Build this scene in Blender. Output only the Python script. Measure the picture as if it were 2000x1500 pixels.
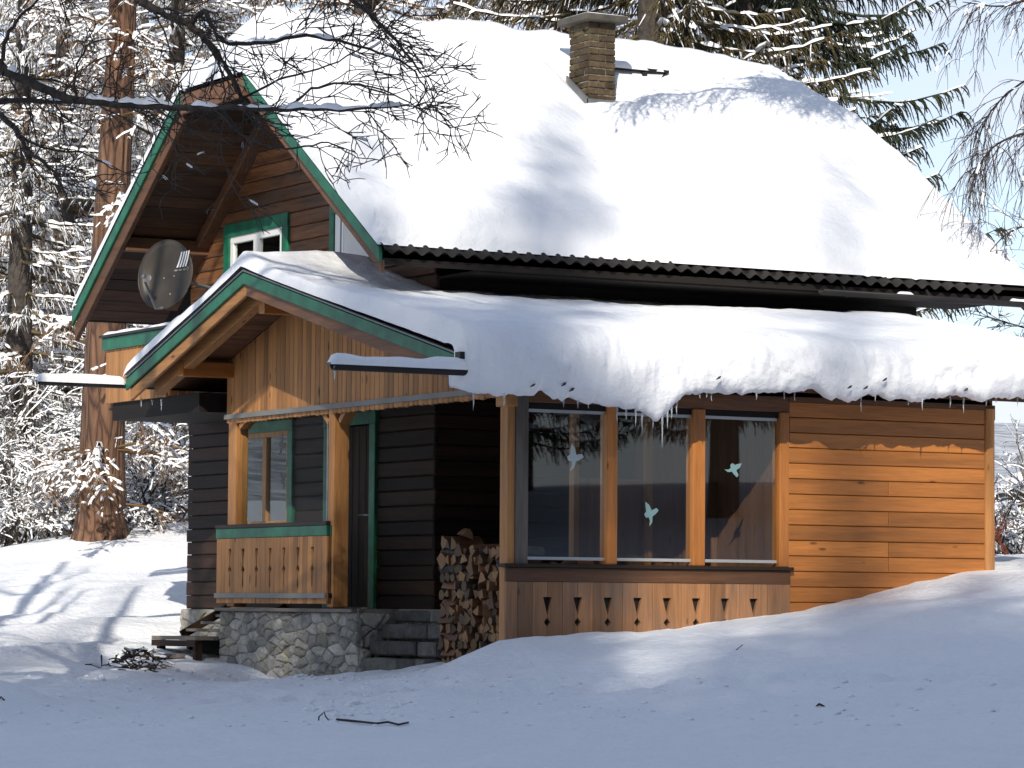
import bpy, bmesh, math, random
import numpy as np
from mathutils import Matrix, Vector
R = math.radians
for o in list(bpy.data.objects): bpy.data.objects.remove(o)
S = bpy.context.scene
COL = S.collection
rnd = random.Random(11)
NP = np.random.default_rng(5)

# ------------------------------------------------------------------ camera
YAW, PITCH, ROLL, FOC = R(60.496), R(3.610), R(0.410), 6854.3
_f = np.array([math.cos(PITCH)*math.cos(YAW), math.cos(PITCH)*math.sin(YAW), math.sin(PITCH)])
_r = np.cross(_f, [0, 0, 1.]); _r /= np.linalg.norm(_r); _u = np.cross(_r, _f)
_R = math.cos(ROLL)*_r+math.sin(ROLL)*_u; _U = -math.sin(ROLL)*_r+math.cos(ROLL)*_u
def ray(px, py): return _f + (px-1000)/FOC*_R - (py-750)/FOC*_U
CAM = -ray(845, 1188)*37.4
def at(px, py, d): return CAM + ray(px, py)*d           # a measured point at a given distance
cd = bpy.data.cameras.new('camera'); cam = bpy.data.objects.new('camera', cd); COL.objects.link(cam)
cd.sensor_width = 36; cd.lens = FOC/2000*36; cd.clip_start = .1; cd.clip_end = 5000
M3 = Matrix((_R, _U, -_f)).transposed()
cam.matrix_world = Matrix.Translation(Vector(CAM)) @ M3.to_4x4()
S.camera = cam

# ------------------------------------------------------------------ sky, sun, exposure
SUN_EL, SUN_AZ = 31.5, 55.0            # light travels towards azimuth 55 degrees from +x
w = bpy.data.worlds.new('World'); S.world = w; w.use_nodes = True
nt = w.node_tree; nt.nodes.clear()
out = nt.nodes.new('ShaderNodeOutputWorld'); bg = nt.nodes.new('ShaderNodeBackground')
sky = nt.nodes.new('ShaderNodeTexSky'); sky.sky_type = 'NISHITA'; sky.sun_disc = False
sky.sun_elevation = R(SUN_EL); sky.sun_rotation = R(270-SUN_AZ); sky.altitude = 900; sky.dust_density = .9; sky.ozone_density = 1.9
tc = nt.nodes.new('ShaderNodeTexCoord'); mp = nt.nodes.new('ShaderNodeMapping'); mp.inputs['Scale'].default_value = (3, 3, 7)
cn = nt.nodes.new('ShaderNodeTexNoise'); cn.inputs['Scale'].default_value = 2.2; cn.inputs['Detail'].default_value = 7
cr = nt.nodes.new('ShaderNodeValToRGB'); cr.color_ramp.elements[0].position = .22; cr.color_ramp.elements[1].position = .54
cr.color_ramp.elements[1].color = (.88, .88, .88, 1)
mx = nt.nodes.new('ShaderNodeMixRGB'); mx.inputs[2].default_value = (5.5, 5.75, 6.5, 1)
L = nt.links.new
L(tc.outputs['Generated'], mp.inputs['Vector']); L(mp.outputs[0], cn.inputs['Vector']); L(cn.outputs[0], cr.inputs[0])
sp = nt.nodes.new('ShaderNodeSeparateXYZ'); L(tc.outputs['Generated'], sp.inputs[0])
mr = nt.nodes.new('ShaderNodeMapRange'); mr.inputs['From Min'].default_value = .08; mr.inputs['From Max'].default_value = .5; mr.inputs['To Min'].default_value = 1; mr.inputs['To Max'].default_value = .3
L(sp.outputs['Z'], mr.inputs[0]); ml = nt.nodes.new('ShaderNodeMath'); ml.operation = 'MULTIPLY'; L(cr.outputs[0], ml.inputs[0]); L(mr.outputs[0], ml.inputs[1])   # thin haze cloud low in the sky
L(ml.outputs[0], mx.inputs[0]); L(sky.outputs[0], mx.inputs[1]); L(mx.outputs[0], bg.inputs[0])
bg.inputs[1].default_value = .145; L(bg.outputs[0], out.inputs[0])
sl = bpy.data.lights.new('sun', 'SUN'); sun = bpy.data.objects.new('sun', sl); COL.objects.link(sun)
sl.energy = 4.3; sl.angle = R(.53); sl.color = (1, .93, .82)
LD = Vector((math.cos(R(SUN_AZ))*math.cos(R(SUN_EL)), math.sin(R(SUN_AZ))*math.cos(R(SUN_EL)), -math.sin(R(SUN_EL))))
sun.rotation_euler = LD.to_track_quat('-Z', 'Y').to_euler(); sun.location = (-20, -30, 60)
S.view_settings.view_transform = 'Standard'; S.view_settings.look = 'None'
S.view_settings.exposure = 0.14; S.view_settings.gamma = 1
S.render.engine = 'CYCLES'; S.cycles.use_denoising = True; S.cycles.max_bounces = 7; S.cycles.transparent_max_bounces = 12
S.cycles.sample_clamp_indirect = 6

# ------------------------------------------------------------------ materials
MAT = {}
def new_mat(name):
    m = bpy.data.materials.new(name); m.use_nodes = True; MAT[name] = m
    n = m.node_tree.nodes; p = n['Principled BSDF']
    return m, m.node_tree, n, p
def N(t, kind, **kw):
    n = t.nodes.new(kind)
    for k, v in kw.items():
        if k in n.inputs: n.inputs[k].default_value = v
        else: setattr(n, k, v)
    return n
def ramp(t, stops):
    r = t.nodes.new('ShaderNodeValToRGB'); e = r.color_ramp.elements
    e[0].position, e[0].color = stops[0][0], (*stops[0][1], 1); e[1].position, e[1].color = stops[-1][0], (*stops[-1][1], 1)
    for p, c in stops[1:-1]:
        k = e.new(p); k.color = (*c, 1)
    return r
def sc3(c, k): return tuple(min(1, x*k) for x in c)
def wood(name, col, axis, rough=.6, vary=.35, knots=.5, grain=.5, spec=.3, kscale=1.0, grey=0.0):
    m, t, n, p = new_mat(name); l = t.links.new
    tc = N(t, 'ShaderNodeTexCoord'); oi = N(t, 'ShaderNodeObjectInfo')
    off = N(t, 'ShaderNodeVectorMath', operation='MULTIPLY_ADD'); off.inputs[1].default_value = (37, 53, 71)
    l(oi.outputs['Random'], off.inputs[0]); l(tc.outputs['Object'], off.inputs[2])
    mp = N(t, 'ShaderNodeMapping'); s = [9, 9, 9]; s['xyz'.index(axis)] = .55; mp.inputs['Scale'].default_value = s
    l(off.outputs[0], mp.inputs['Vector'])
    n1 = N(t, 'ShaderNodeTexNoise', Scale=1.0, Detail=4, Distortion=.4); l(mp.outputs[0], n1.inputs['Vector'])
    n2 = N(t, 'ShaderNodeTexNoise', Scale=6.0, Detail=3); l(mp.outputs[0], n2.inputs['Vector'])
    r1 = ramp(t, [(.25, sc3(col, 1-grain*.75)), (.5, col), (.8, sc3(col, 1+grain*.5))]); l(n1.outputs[0], r1.inputs[0])
    r2 = ramp(t, [(.3, (1-grain*.5,)*3), (.62, (1.06,)*3)]); l(n2.outputs[0], r2.inputs[0])
    mu = N(t, 'ShaderNodeMixRGB', blend_type='MULTIPLY', Fac=.8); l(r1.outputs[0], mu.inputs[1]); l(r2.outputs[0], mu.inputs[2])
    # knots
    mk = N(t, 'ShaderNodeMapping'); s = [5.2*kscale]*3; s['xyz'.index(axis)] = 1.7*kscale; mk.inputs['Scale'].default_value = s
    l(off.outputs[0], mk.inputs['Vector'])
    vo = N(t, 'ShaderNodeTexVoronoi', Scale=1.0); l(mk.outputs[0], vo.inputs['Vector'])
    rk = ramp(t, [(.07, (knots,)*3), (.13, (0, 0, 0))]); l(vo.outputs['Distance'], rk.inputs[0])
    mkx = N(t, 'ShaderNodeMixRGB'); l(rk.outputs[0], mkx.inputs[0]); l(mu.outputs[0], mkx.inputs[1]); mkx.inputs[2].default_value = (*sc3(col, .16), 1)
    # per-piece tone and broad weathering
    vr = N(t, 'ShaderNodeMapRange'); vr.inputs['To Min'].default_value = 1-vary; vr.inputs['To Max'].default_value = 1+vary*.8
    l(oi.outputs['Random'], vr.inputs[0])
    hs = N(t, 'ShaderNodeHueSaturation'); l(vr.outputs[0], hs.inputs['Value']); l(mkx.outputs[0], hs.inputs['Color'])
    nw = N(t, 'ShaderNodeTexNoise', Scale=1.1, Detail=5); l(tc.outputs['Object'], nw.inputs['Vector'])
    rw = ramp(t, [(.42, (0, 0, 0)), (.75, (1, 1, 1))]); l(nw.outputs[0], rw.inputs[0])
    wf = N(t, 'ShaderNodeMath', operation='MULTIPLY'); wf.inputs[1].default_value = grey; l(rw.outputs[0], wf.inputs[0])
    gm = N(t, 'ShaderNodeMixRGB'); l(wf.outputs[0], gm.inputs[0]); l(hs.outputs[0], gm.inputs[1])
    g = sum(col)/3; gm.inputs[2].default_value = (g*.8, g*.75, g*.7, 1)
    l(gm.outputs[0], p.inputs['Base Color']); p.inputs['Roughness'].default_value = rough; p.inputs['Specular IOR Level'].default_value = spec
    b = N(t, 'ShaderNodeBump', Strength=.35, Distance=.01); l(n2.outputs[0], b.inputs['Height']); l(b.outputs[0], p.inputs['Normal'])
    return m
for ax in 'xyz':
    wood('pine_'+ax, (.40, .185, .062), ax, vary=.28, knots=.85, grain=.45, kscale=1.15)
    wood('larch_'+ax, (.43, .158, .034), ax, vary=.30, knots=.75, grain=.40, kscale=1.25, rough=.42, spec=.45)
    wood('brown_'+ax, (.145, .066, .031), ax, vary=.3, grain=.55, knots=.5, grey=.25)
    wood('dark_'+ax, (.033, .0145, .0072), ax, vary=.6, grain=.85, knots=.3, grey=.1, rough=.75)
    wood('black_'+ax, (.011, .008, .0065), ax, vary=.4, grain=.6, knots=.2, rough=.8)
    wood('grey_'+ax, (.21, .18, .15), ax, vary=.35, grain=.6, knots=.3, rough=.8)
wood('panel_z', (.31, .15, .066), 'z', vary=.3, knots=.95, grain=.55, grey=.55, kscale=1.2)
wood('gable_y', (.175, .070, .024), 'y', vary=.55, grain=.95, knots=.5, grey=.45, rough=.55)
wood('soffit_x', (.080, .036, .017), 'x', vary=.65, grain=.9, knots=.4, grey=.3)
wood('sill_x', (.025, .016, .012), 'x', vary=.2, grain=.5, knots=.1)
def plain(name, col, rough=.5, metal=0, spec=.4, var=.12, vs=3., bump=.0, bscale=40):
    m, t, n, p = new_mat(name); l = t.links.new
    tc = N(t, 'ShaderNodeTexCoord'); nz = N(t, 'ShaderNodeTexNoise', Scale=vs, Detail=6); l(tc.outputs['Object'], nz.inputs['Vector'])
    r = ramp(t, [(.3, sc3(col, 1-var)), (.7, sc3(col, 1+var))]); l(nz.outputs[0], r.inputs[0]); l(r.outputs[0], p.inputs['Base Color'])
    p.inputs['Roughness'].default_value = rough; p.inputs['Metallic'].default_value = metal; p.inputs['Specular IOR Level'].default_value = spec
    if bump:
        nb = N(t, 'ShaderNodeTexNoise', Scale=bscale, Detail=5); l(tc.outputs['Object'], nb.inputs['Vector'])
        b = N(t, 'ShaderNodeBump', Strength=bump, Distance=.02); l(nb.outputs[0], b.inputs['Height']); l(b.outputs[0], p.inputs['Normal'])
    return m
plain('green_paint', (.008, .118, .062), .5, var=.35, vs=6)
plain('white_paint', (.78, .78, .76), .4, var=.04)
plain('white_panel', (.60, .60, .58), .6, var=.05)
plain('grey_trim', (.19, .19, .175), .6, var=.15)
plain('alu', (.46, .47, .47), .4, .3, var=.06)
plain('zinc', (.19, .2, .21), .5, .5, var=.2, vs=8)
plain('gutter', (.022, .02, .019), .55, .2, var=.3)
plain('fibre_cement', (.022, .020, .019), .85, var=.35, vs=9, bump=.3)
plain('dish', (.050, .042, .033), .42, .2, var=.12, vs=2.5)
plain('dish_mark', (.8, .8, .78), .5, var=.03)
plain('dish_faint', (.24, .23, .21), .5, var=.05)
plain('dark_interior', (.02, .016, .013), .9)
plain('plaster', (.72, .70, .66), .8, var=.06)
plain('mortar', (.20, .19, .165), .95, var=.6, vs=16, bump=.8, bscale=30)
plain('sticker_white', (.5, .58, .57), .5, var=.05)
plain('sticker_pale', (.16, .27, .28), .5, var=.05)
plain('sticker_black', (.01, .01, .01), .5)
plain('concrete', (.075, .068, .055), .9, var=.3, vs=6, bump=.4)
plain('bark_dark', (.055, .045, .038), .9, var=.5, vs=14, bump=.8, bscale=25)
plain('twig', (.052, .040, .032), .85, var=.4, vs=3)
plain('twig_birch', (.055, .036, .026), .8, var=.4, vs=3)
plain('twig_orange', (.19, .108, .048), .85, var=.55, vs=1.3)
plain('twig_olive', (.12, .09, .05), .85, var=.6, vs=1.1)
plain('needles', (.030, .036, .016), .8, var=.5, vs=1.5)
plain('needles_brown', (.075, .056, .022), .85, var=.5, vs=1.2)
plain('rust_leaf', (.20, .05, .02), .8, var=.4)
plain('curtain_red', (.35, .05, .04), .9)
def stone_mat(name, col, lichen):
    m, t, n, p = new_mat(name); l = t.links.new
    tc = N(t, 'ShaderNodeTexCoord'); oi = N(t, 'ShaderNodeObjectInfo')
    nz = N(t, 'ShaderNodeTexNoise', Scale=7, Detail=9, Roughness=.65); l(tc.outputs['Object'], nz.inputs['Vector'])
    r = ramp(t, [(.28, sc3(col, .5)), (.5, col), (.75, sc3(col, 1.5))]); l(nz.outputs[0], r.inputs[0])
    n2 = N(t, 'ShaderNodeTexNoise', Scale=3.2, Detail=6); l(tc.outputs['Object'], n2.inputs['Vector'])
    r2 = ramp(t, [(.52, (0, 0, 0)), (.68, (.6, .6, .6))]); l(n2.outputs[0], r2.inputs[0])
    mx = N(t, 'ShaderNodeMixRGB'); l(r2.outputs[0], mx.inputs[0]); l(r.outputs[0], mx.inputs[1]); mx.inputs[2].default_value = (*lichen, 1)
    vr = N(t, 'ShaderNodeMapRange'); vr.inputs['To Min'].default_value = .6; vr.inputs['To Max'].default_value = 1.3; l(oi.outputs['Random'], vr.inputs[0])
    hs = N(t, 'ShaderNodeHueSaturation'); l(vr.outputs[0], hs.inputs['Value']); l(mx.outputs[0], hs.inputs['Color']); l(hs.outputs[0], p.inputs['Base Color'])
    p.inputs['Roughness'].default_value = .9; p.inputs['Specular IOR Level'].default_value = .2
    nb = N(t, 'ShaderNodeTexNoise', Scale=22, Detail=8); l(tc.outputs['Object'], nb.inputs['Vector'])
    b = N(t, 'ShaderNodeBump', Strength=.7, Distance=.03); l(nb.outputs[0], b.inputs['Height']); l(b.outputs[0], p.inputs['Normal'])
stone_mat('stone', (.30, .285, .255), (.33, .31, .19))
stone_mat('step_stone_shaded', (.105, .10, .09), (.13, .125, .08))  # porch step stone, with the shade under the overhang put into its darker colour
stone_mat('brick', (.088, .062, .036), (.10, .098, .045))
def bark_larch():
    m, t, n, p = new_mat('bark_larch'); l = t.links.new
    tc = N(t, 'ShaderNodeTexCoord'); mp = N(t, 'ShaderNodeMapping'); mp.inputs['Scale'].default_value = (8, 8, 1.1); l(tc.outputs['Object'], mp.inputs[0])
    v = N(t, 'ShaderNodeTexVoronoi', Scale=1.6, feature='DISTANCE_TO_EDGE'); 
    nz = N(t, 'ShaderNodeTexNoise', Scale=1.2, Detail=7); l(mp.outputs[0], nz.inputs['Vector'])
    ad = N(t, 'ShaderNodeMixRGB', Fac=.35); l(mp.outputs[0], ad.inputs[1]); l(nz.outputs['Color'], ad.inputs[2]); l(ad.outputs[0], v.inputs['Vector'])
    r = ramp(t, [(.0, (.055, .028, .016)), (.10, (.16, .083, .047)), (.6, (.27, .15, .088))]); l(v.outputs[0], r.inputs[0])
    r2 = ramp(t, [(.3, (.55, .55, .55)), (.7, (1.15, 1.1, 1.05))]); l(nz.outputs[0], r2.inputs[0])
    mu = N(t, 'ShaderNodeMixRGB', blend_type='MULTIPLY', Fac=1); l(r.outputs[0], mu.inputs[1]); l(r2.outputs[0], mu.inputs[2]); l(mu.outputs[0], p.inputs['Base Color'])
    p.inputs['Roughness'].default_value = .9
    b = N(t, 'ShaderNodeBump', Strength=1, Distance=.12); l(v.outputs[0], b.inputs['Height']); l(b.outputs[0], p.inputs['Normal'])
bark_larch()
def snow_mat(name, col, fine, mid, big):
    m, t, n, p = new_mat(name); l = t.links.new
    tc = N(t, 'ShaderNodeTexCoord')
    p.inputs['Base Color'].default_value = (*col, 1); p.inputs['Roughness'].default_value = .65; p.inputs['Specular IOR Level'].default_value = .25
    a = N(t, 'ShaderNodeTexNoise', Scale=70, Detail=4); b = N(t, 'ShaderNodeTexNoise', Scale=11, Detail=5)
    for q in (a, b): l(tc.outputs['Object'], q.inputs['Vector'])
    b1 = N(t, 'ShaderNodeBump', Strength=fine, Distance=.012); b2 = N(t, 'ShaderNodeBump', Strength=mid, Distance=.06)
    l(a.outputs[0], b1.inputs['Height']); l(b.outputs[0], b2.inputs['Height']); l(b1.outputs[0], b2.inputs['Normal']); l(b2.outputs[0], p.inputs['Normal'])
snow_mat('snow', (.86, .87, .885), .45, .32, 0)
snow_mat('snow_ground', (.85, .865, .885), .6, .55, 0)
snow_mat('snow_tree', (.88, .885, .89), .2, .2, 0)
def glass_mat():
    m, t, n, p = new_mat('glass'); t.nodes.remove(p); l = t.links.new; o = n['Material Output']
    tr = N(t, 'ShaderNodeBsdfTransparent'); tr.inputs[0].default_value = (.9, .93, .92, 1)
    g = N(t, 'ShaderNodeBsdfGlossy', Roughness=.01); g.inputs[0].default_value = (.95, .97, 1, 1)
    f = N(t, 'ShaderNodeFresnel', IOR=1.5); mx = N(t, 'ShaderNodeMixShader'); ge = N(t, 'ShaderNodeNewGeometry')
    f2 = N(t, 'ShaderNodeMath', operation='MULTIPLY_ADD'); f2.inputs[1].default_value = 1.7; f2.inputs[2].default_value = 0   # both faces of the sheet reflect
    bk = N(t, 'ShaderNodeMath', operation='SUBTRACT'); bk.inputs[0].default_value = 1; l(ge.outputs['Backfacing'], bk.inputs[1])
    mm = N(t, 'ShaderNodeMath', operation='MULTIPLY', use_clamp=True); l(f.outputs[0], f2.inputs[0]); l(f2.outputs[0], mm.inputs[0]); l(bk.outputs[0], mm.inputs[1])
    l(mm.outputs[0], mx.inputs[0]); l(tr.outputs[0], mx.inputs[1]); l(g.outputs[0], mx.inputs[2]); l(mx.outputs[0], o.inputs[0])
    m, t, n, p = new_mat('ice'); p.inputs['Base Color'].default_value = (.9, .95, 1, 1); p.inputs['Roughness'].default_value = .08
    p.inputs['Transmission Weight'].default_value = .75; p.inputs['IOR'].default_value = 1.31
glass_mat()
MAT['clear_glass'] = MAT['glass'].copy(); MAT['clear_glass'].name = 'clear_glass'
for n_ in MAT['clear_glass'].node_tree.nodes:
    if n_.bl_idname == 'ShaderNodeMath' and n_.operation == 'MULTIPLY_ADD': n_.inputs[1].default_value = .16

# ------------------------------------------------------------------ mesh helpers
def link_mesh(name, V, F, mat, parent=None, smooth=False, mats=None, fm=None):
    me = bpy.data.meshes.new(name)
    if isinstance(F, np.ndarray):
        V = np.asarray(V, np.float32); k = F.shape[1]; nf = len(F)
        me.vertices.add(len(V)); me.vertices.foreach_set('co', V.ravel())
        me.loops.add(nf*k); me.loops.foreach_set('vertex_index', F.ravel().astype(np.int32))
        me.polygons.add(nf); me.polygons.foreach_set('loop_start', np.arange(0, nf*k, k, dtype=np.int32))
        me.update(calc_edges=True)
        if fm is not None: me.polygons.foreach_set('material_index', fm.astype(np.int32))
    else:
        me.from_pydata([tuple(map(float, v)) for v in V], [], F); me.update()
    for mm in (mats or [mat]): me.materials.append(MAT[mm])
    if smooth: me.polygons.foreach_set('use_smooth', [True]*len(me.polygons))
    o = bpy.data.objects.new(name, me); COL.objects.link(o)
    if parent: attach(o, parent)
    return o
def wloc(o):
    v = Vector(o.location)
    while o.parent: o = o.parent
    return Vector(o.location) if o.type == 'EMPTY' else Vector((0, 0, 0))
def attach(o, p):
    o.parent = p
    r = p
    while r.parent: r = r.parent
    # parts are modelled in world coordinates: undo the root's offset once
    o.matrix_parent_inverse = Matrix.Translation(-Vector(r.location)) if p is r else Matrix()
    return o
class MB:
    def __init__(s): s.V = []; s.F = []
    def add(s, V, F):
        k = len(s.V); s.V += [tuple(v) for v in V]; s.F += [tuple(i+k for i in f) for f in F]; return s
    def box(s, x0, x1, y0, y1, z0, z1):
        return s.add([(x, y, z) for x in (x0, x1) for y in (y0, y1) for z in (z0, z1)],
                     [(0, 1, 3, 2), (4, 6, 7, 5), (0, 4, 5, 1), (2, 3, 7, 6), (0, 2, 6, 4), (1, 5, 7, 3)])
    def slab(s, top, th):             # four top corners, vertical thickness
        V = list(top)+[(p[0], p[1], p[2]-th) for p in top]
        return s.add(V, [(0, 1, 2, 3), (7, 6, 5, 4)]+[(i, i+4, (i+1) % 4+4, (i+1) % 4) for i in range(4)])
    def beam(s, p0, p1, w, h, up=(0, 0, 1)):
        p0, p1 = Vector(p0), Vector(p1); d = (p1-p0).normalized(); sd = d.cross(Vector(up)).normalized(); u = sd.cross(d)
        V = [p+sd*a*w/2+u*b*h/2 for p in (p0, p1) for a, b in ((-1, -1), (1, -1), (1, 1), (-1, 1))]
        return s.add(V, [(0, 1, 2, 3), (7, 6, 5, 4)]+[(i, i+4, (i+1) % 4+4, (i+1) % 4) for i in range(4)])
    def tube(s, pts, rad, n=8, cap=True):
        k = len(s.V); pts = [Vector(p) for p in pts]
        if not hasattr(rad, '__len__'): rad = [rad]*len(pts)
        for i, p in enumerate(pts):
            d = (pts[min(i+1, len(pts)-1)]-pts[max(i-1, 0)]).normalized()
            a = d.cross(Vector((0, 0, 1)) if abs(d.z) < .9 else Vector((1, 0, 0))).normalized(); b = d.cross(a)
            for j in range(n):
                t = 2*math.pi*j/n; s.V.append(tuple(p+(a*math.cos(t)+b*math.sin(t))*rad[i]))
        for i in range(len(pts)-1):
            for j in range(n): s.F.append((k+i*n+j, k+i*n+(j+1) % n, k+(i+1)*n+(j+1) % n, k+(i+1)*n+j))
        if cap: s.F += [tuple(k+j for j in range(n)), tuple(k+(len(pts)-1)*n+j for j in range(n-1, -1, -1))]
        return s
    def poly(s, plane, P, a, b, ch=0.0):
        """prism of a 2-D outline P; plane 'x': P=(y,z) from x=a (front) to x=b; 'y': P=(x,z)"""
        ar = sum(P[i][0]*P[(i+1) % len(P)][1]-P[(i+1) % len(P)][0]*P[i][1] for i in range(len(P)))
        if ar < 0: P = P[::-1]
        n = len(P)
        def m(p, q): return (q, p[0], p[1]) if plane == 'x' else (p[0], q, p[1])
        sg = 1 if b > a else -1
        rings = [[m(p, b) for p in P]]
        if ch:
            rings.append([m(p, a+sg*ch) for p in P]); rings.append([m(p, a) for p in inset(P, ch)])
        else: rings.append([m(p, a) for p in P])
        V = [v for r in rings for v in r]; F = []
        for k in range(len(rings)-1):
            for i in range(n): F.append((k*n+i, k*n+(i+1) % n, (k+1)*n+(i+1) % n, (k+1)*n+i))
        F.append(tuple(range((len(rings)-1)*n, len(rings)*n))); F.append(tuple(range(n-1, -1, -1)))
        if (plane == 'x') == (sg > 0): F = [f[::-1] for f in F]
        return s.add(V, F)
    def build(s, name, mat, parent=None, smooth=False, bevel=0):
        o = link_mesh(name, s.V, s.F, mat, parent, smooth)
        if bevel:
            b = o.modifiers.new('bevel', 'BEVEL'); b.width = bevel; b.segments = 2; b.limit_method = 'ANGLE'
        return o
def inset(P, c):
    n = len(P); out = []
    for i in range(n):
        p0, p1, p2 = np.array(P[i-1]), np.array(P[i]), np.array(P[(i+1) % n])
        d1 = p1-p0; d2 = p2-p1; d1 = d1/(np.linalg.norm(d1)+1e-9); d2 = d2/(np.linalg.norm(d2)+1e-9)
        n1 = np.array([-d1[1], d1[0]]); n2 = np.array([-d2[1], d2[0]]); b = n1+n2; k = b@b
        out.append(tuple(p1+b*(2*c/max(k, .5))) if k > 1e-6 else tuple(p1))
    return out
def clip(P, a, b, c):                # keep a*u+b*v<=c
    o = []
    for i in range(len(P)):
        p, q = P[i], P[(i+1) % len(P)]; fp = a*p[0]+b*p[1]-c; fq = a*q[0]+b*q[1]-c
        if fp <= 0: o.append(p)
        if fp*fq < 0:
            t = fp/(fp-fq); o.append((p[0]+(q[0]-p[0])*t, p[1]+(q[1]-p[1])*t))
    return o
def area(P): return abs(sum(P[i][0]*P[(i+1) % len(P)][1]-P[(i+1) % len(P)][0]*P[i][1] for i in range(len(P))))/2 if len(P) > 2 else 0
def thing(name, loc, label, cat, group=None):
    o = bpy.data.objects.new(name, None); COL.objects.link(o); o.location = loc; o.empty_display_size = .3
    return tag(o, label, cat, group)
def tag(o, label=None, cat=None, group=None, kind=None):
    if label: o['label'] = label
    if cat: o['category'] = cat
    if group: o['group'] = group
    if kind: o['kind'] = kind
    return o
def sub(a, b):                       # interval list minus interval
    o = []
    for u, v in a:
        if b[1] <= u or b[0] >= v: o.append((u, v)); continue
        if b[0] > u: o.append((u, b[0]))
        if b[1] < v: o.append((b[1], v))
    return o
def vnoise(x, y, seed=0):
    x = np.asarray(x, float); y = np.asarray(y, float)
    xi = np.floor(x).astype(np.int64); yi = np.floor(y).astype(np.int64); fx = x-xi; fy = y-yi
    fx = fx*fx*(3-2*fx); fy = fy*fy*(3-2*fy)
    def h(a, b):
        k = (a*374761393+b*668265263+seed*1442695041) & 0x7fffffff
        k = ((k ^ (k >> 13))*1274126177) & 0x7fffffff
        return ((k ^ (k >> 16)) & 0xffff)/65535.*2-1
    return (h(xi, yi)*(1-fx)+h(xi+1, yi)*fx)*(1-fy)+(h(xi, yi+1)*(1-fx)+h(xi+1, yi+1)*fx)*fy
def fbm(x, y, oct=4, seed=0):
    s = 0; a = 1
    for k in range(oct): s = s+a*vnoise(x*2**k+17.3*k, y*2**k-9.1*k, seed+k); a *= .5
    return s
def grid_faces(nu, nv):
    i = np.arange(nu-1)[:, None]; j = np.arange(nv-1)[None]
    return np.stack([i*nv+j, (i+1)*nv+j, (i+1)*nv+j+1, i*nv+j+1], -1).reshape(-1, 4)

_W = 'zeroth first second third fourth fifth sixth seventh eighth ninth tenth eleventh twelfth thirteenth fourteenth fifteenth sixteenth seventeenth eighteenth nineteenth'.split()
def nth(k): return _W[k] if k < 20 else ('twenty-', 'thirty-', 'forty-')[k//10-2]+_W[k % 10] if k % 10 else ('twentieth', 'thirtieth', 'fortieth')[k//10-2]
# ------------------------------------------------------------------ ground
CTRL = [at(*q) for q in [
    (-500, 1500, 22), (0, 1500, 23), (500, 1500, 23), (1000, 1500, 23.5), (1500, 1500, 24), (2000, 1500, 24.5), (2500, 1480, 25),
    (0, 1430, 27), (500, 1425, 27.5), (1000, 1425, 27.5), (1500, 1405, 27.5), (2000, 1380, 28),
    (0, 1385, 30), (300, 1375, 31.2), (700, 1375, 31), (1000, 1362, 30.6), (1300, 1330, 30.6), (1600, 1290, 31), (2000, 1240, 31.5), (2400, 1190, 32),
    (430, 1326, 35.6), (697, 1322, 34.7), (790, 1326, 34.0), (560, 1348, 33), (250, 1340, 34), (60, 1345, 33.5),
    (870, 1303, 33.5), (910, 1288, 33.5), (945, 1270, 33.6), (985, 1247, 33.8), (1060, 1246, 34.0), (1140, 1247, 34.3), (1170, 1238, 34.5), (1200, 1246, 34.55),
    (1254, 1243, 34.7), (1344, 1227, 35.0), (1542, 1195, 35.6), (1690, 1173, 36.0), (1800, 1140, 36.4), (1945, 1112, 36.95), (2000, 1105, 37.1), (2200, 1075, 38),
    (350, 1302, 38.5), (200, 1312, 37), (0, 1312, 37), (250, 1255, 41.5), (100, 1265, 40.5), (0, 1245, 42), (200, 1150, 46), (0, 1170, 46), (330, 1130, 47.5),
    (0, 1080, 53), (100, 1048, 52.5), (180, 1032, 52), (260, 1026, 52), (340, 1022, 53), (-400, 1120, 52), (200, 1055, 60), (0, 1060, 75),
    (1970, 1088, 52), (1985, 1066, 66), (2200, 1085, 60)]]
CTRL += [np.array(q, float) for q in [(-.6, -2.4, -.5), (-.95, -1.2, -.56), (-.5, -.8, -.6), (-.9, 1.6, -.8), (2, 3, -.3), (5, 3, .4), (0, 6.2, -.45),
    (-17.7, -33, -1.6), (-10, -38, -1.6), (-25, -30, -1.6), (-22, -60, -2), (10, -40, -.6), (20, -20, -.3), (18, -38, .1), (25, -48, 1.6), (38, -70, 4.2), (-30, -10, -1.2), (-30, 10, -.4), (-22, 28, 1.),
    (40, 0, 1.2), (30, 30, 1.8), (0, 60, 2.4), (-60, -60, -2), (60, -60, 4.5), (60, 60, 4), (-60, 60, 4), (0, -90, -1), (-90, 0, 1)]]
CT = np.array(CTRL)
def _k(r): return np.sqrt(r*r+.15)
_D = _k(np.linalg.norm(CT[:, None, :2]-CT[None, :, :2], axis=-1)); _n = len(CT)
_A = np.zeros((_n+3, _n+3)); _A[:_n, :_n] = _D-np.eye(_n)*.05; _A[:_n, _n] = 1; _A[:_n, _n+1:] = CT[:, :2]; _A[_n, :_n] = 1; _A[_n+1:, :_n] = CT[:, :2].T
_wt = np.linalg.solve(_A, np.r_[CT[:, 2], 0, 0, 0])
MOUND = at(-60, 1360, 30.2)
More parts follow.
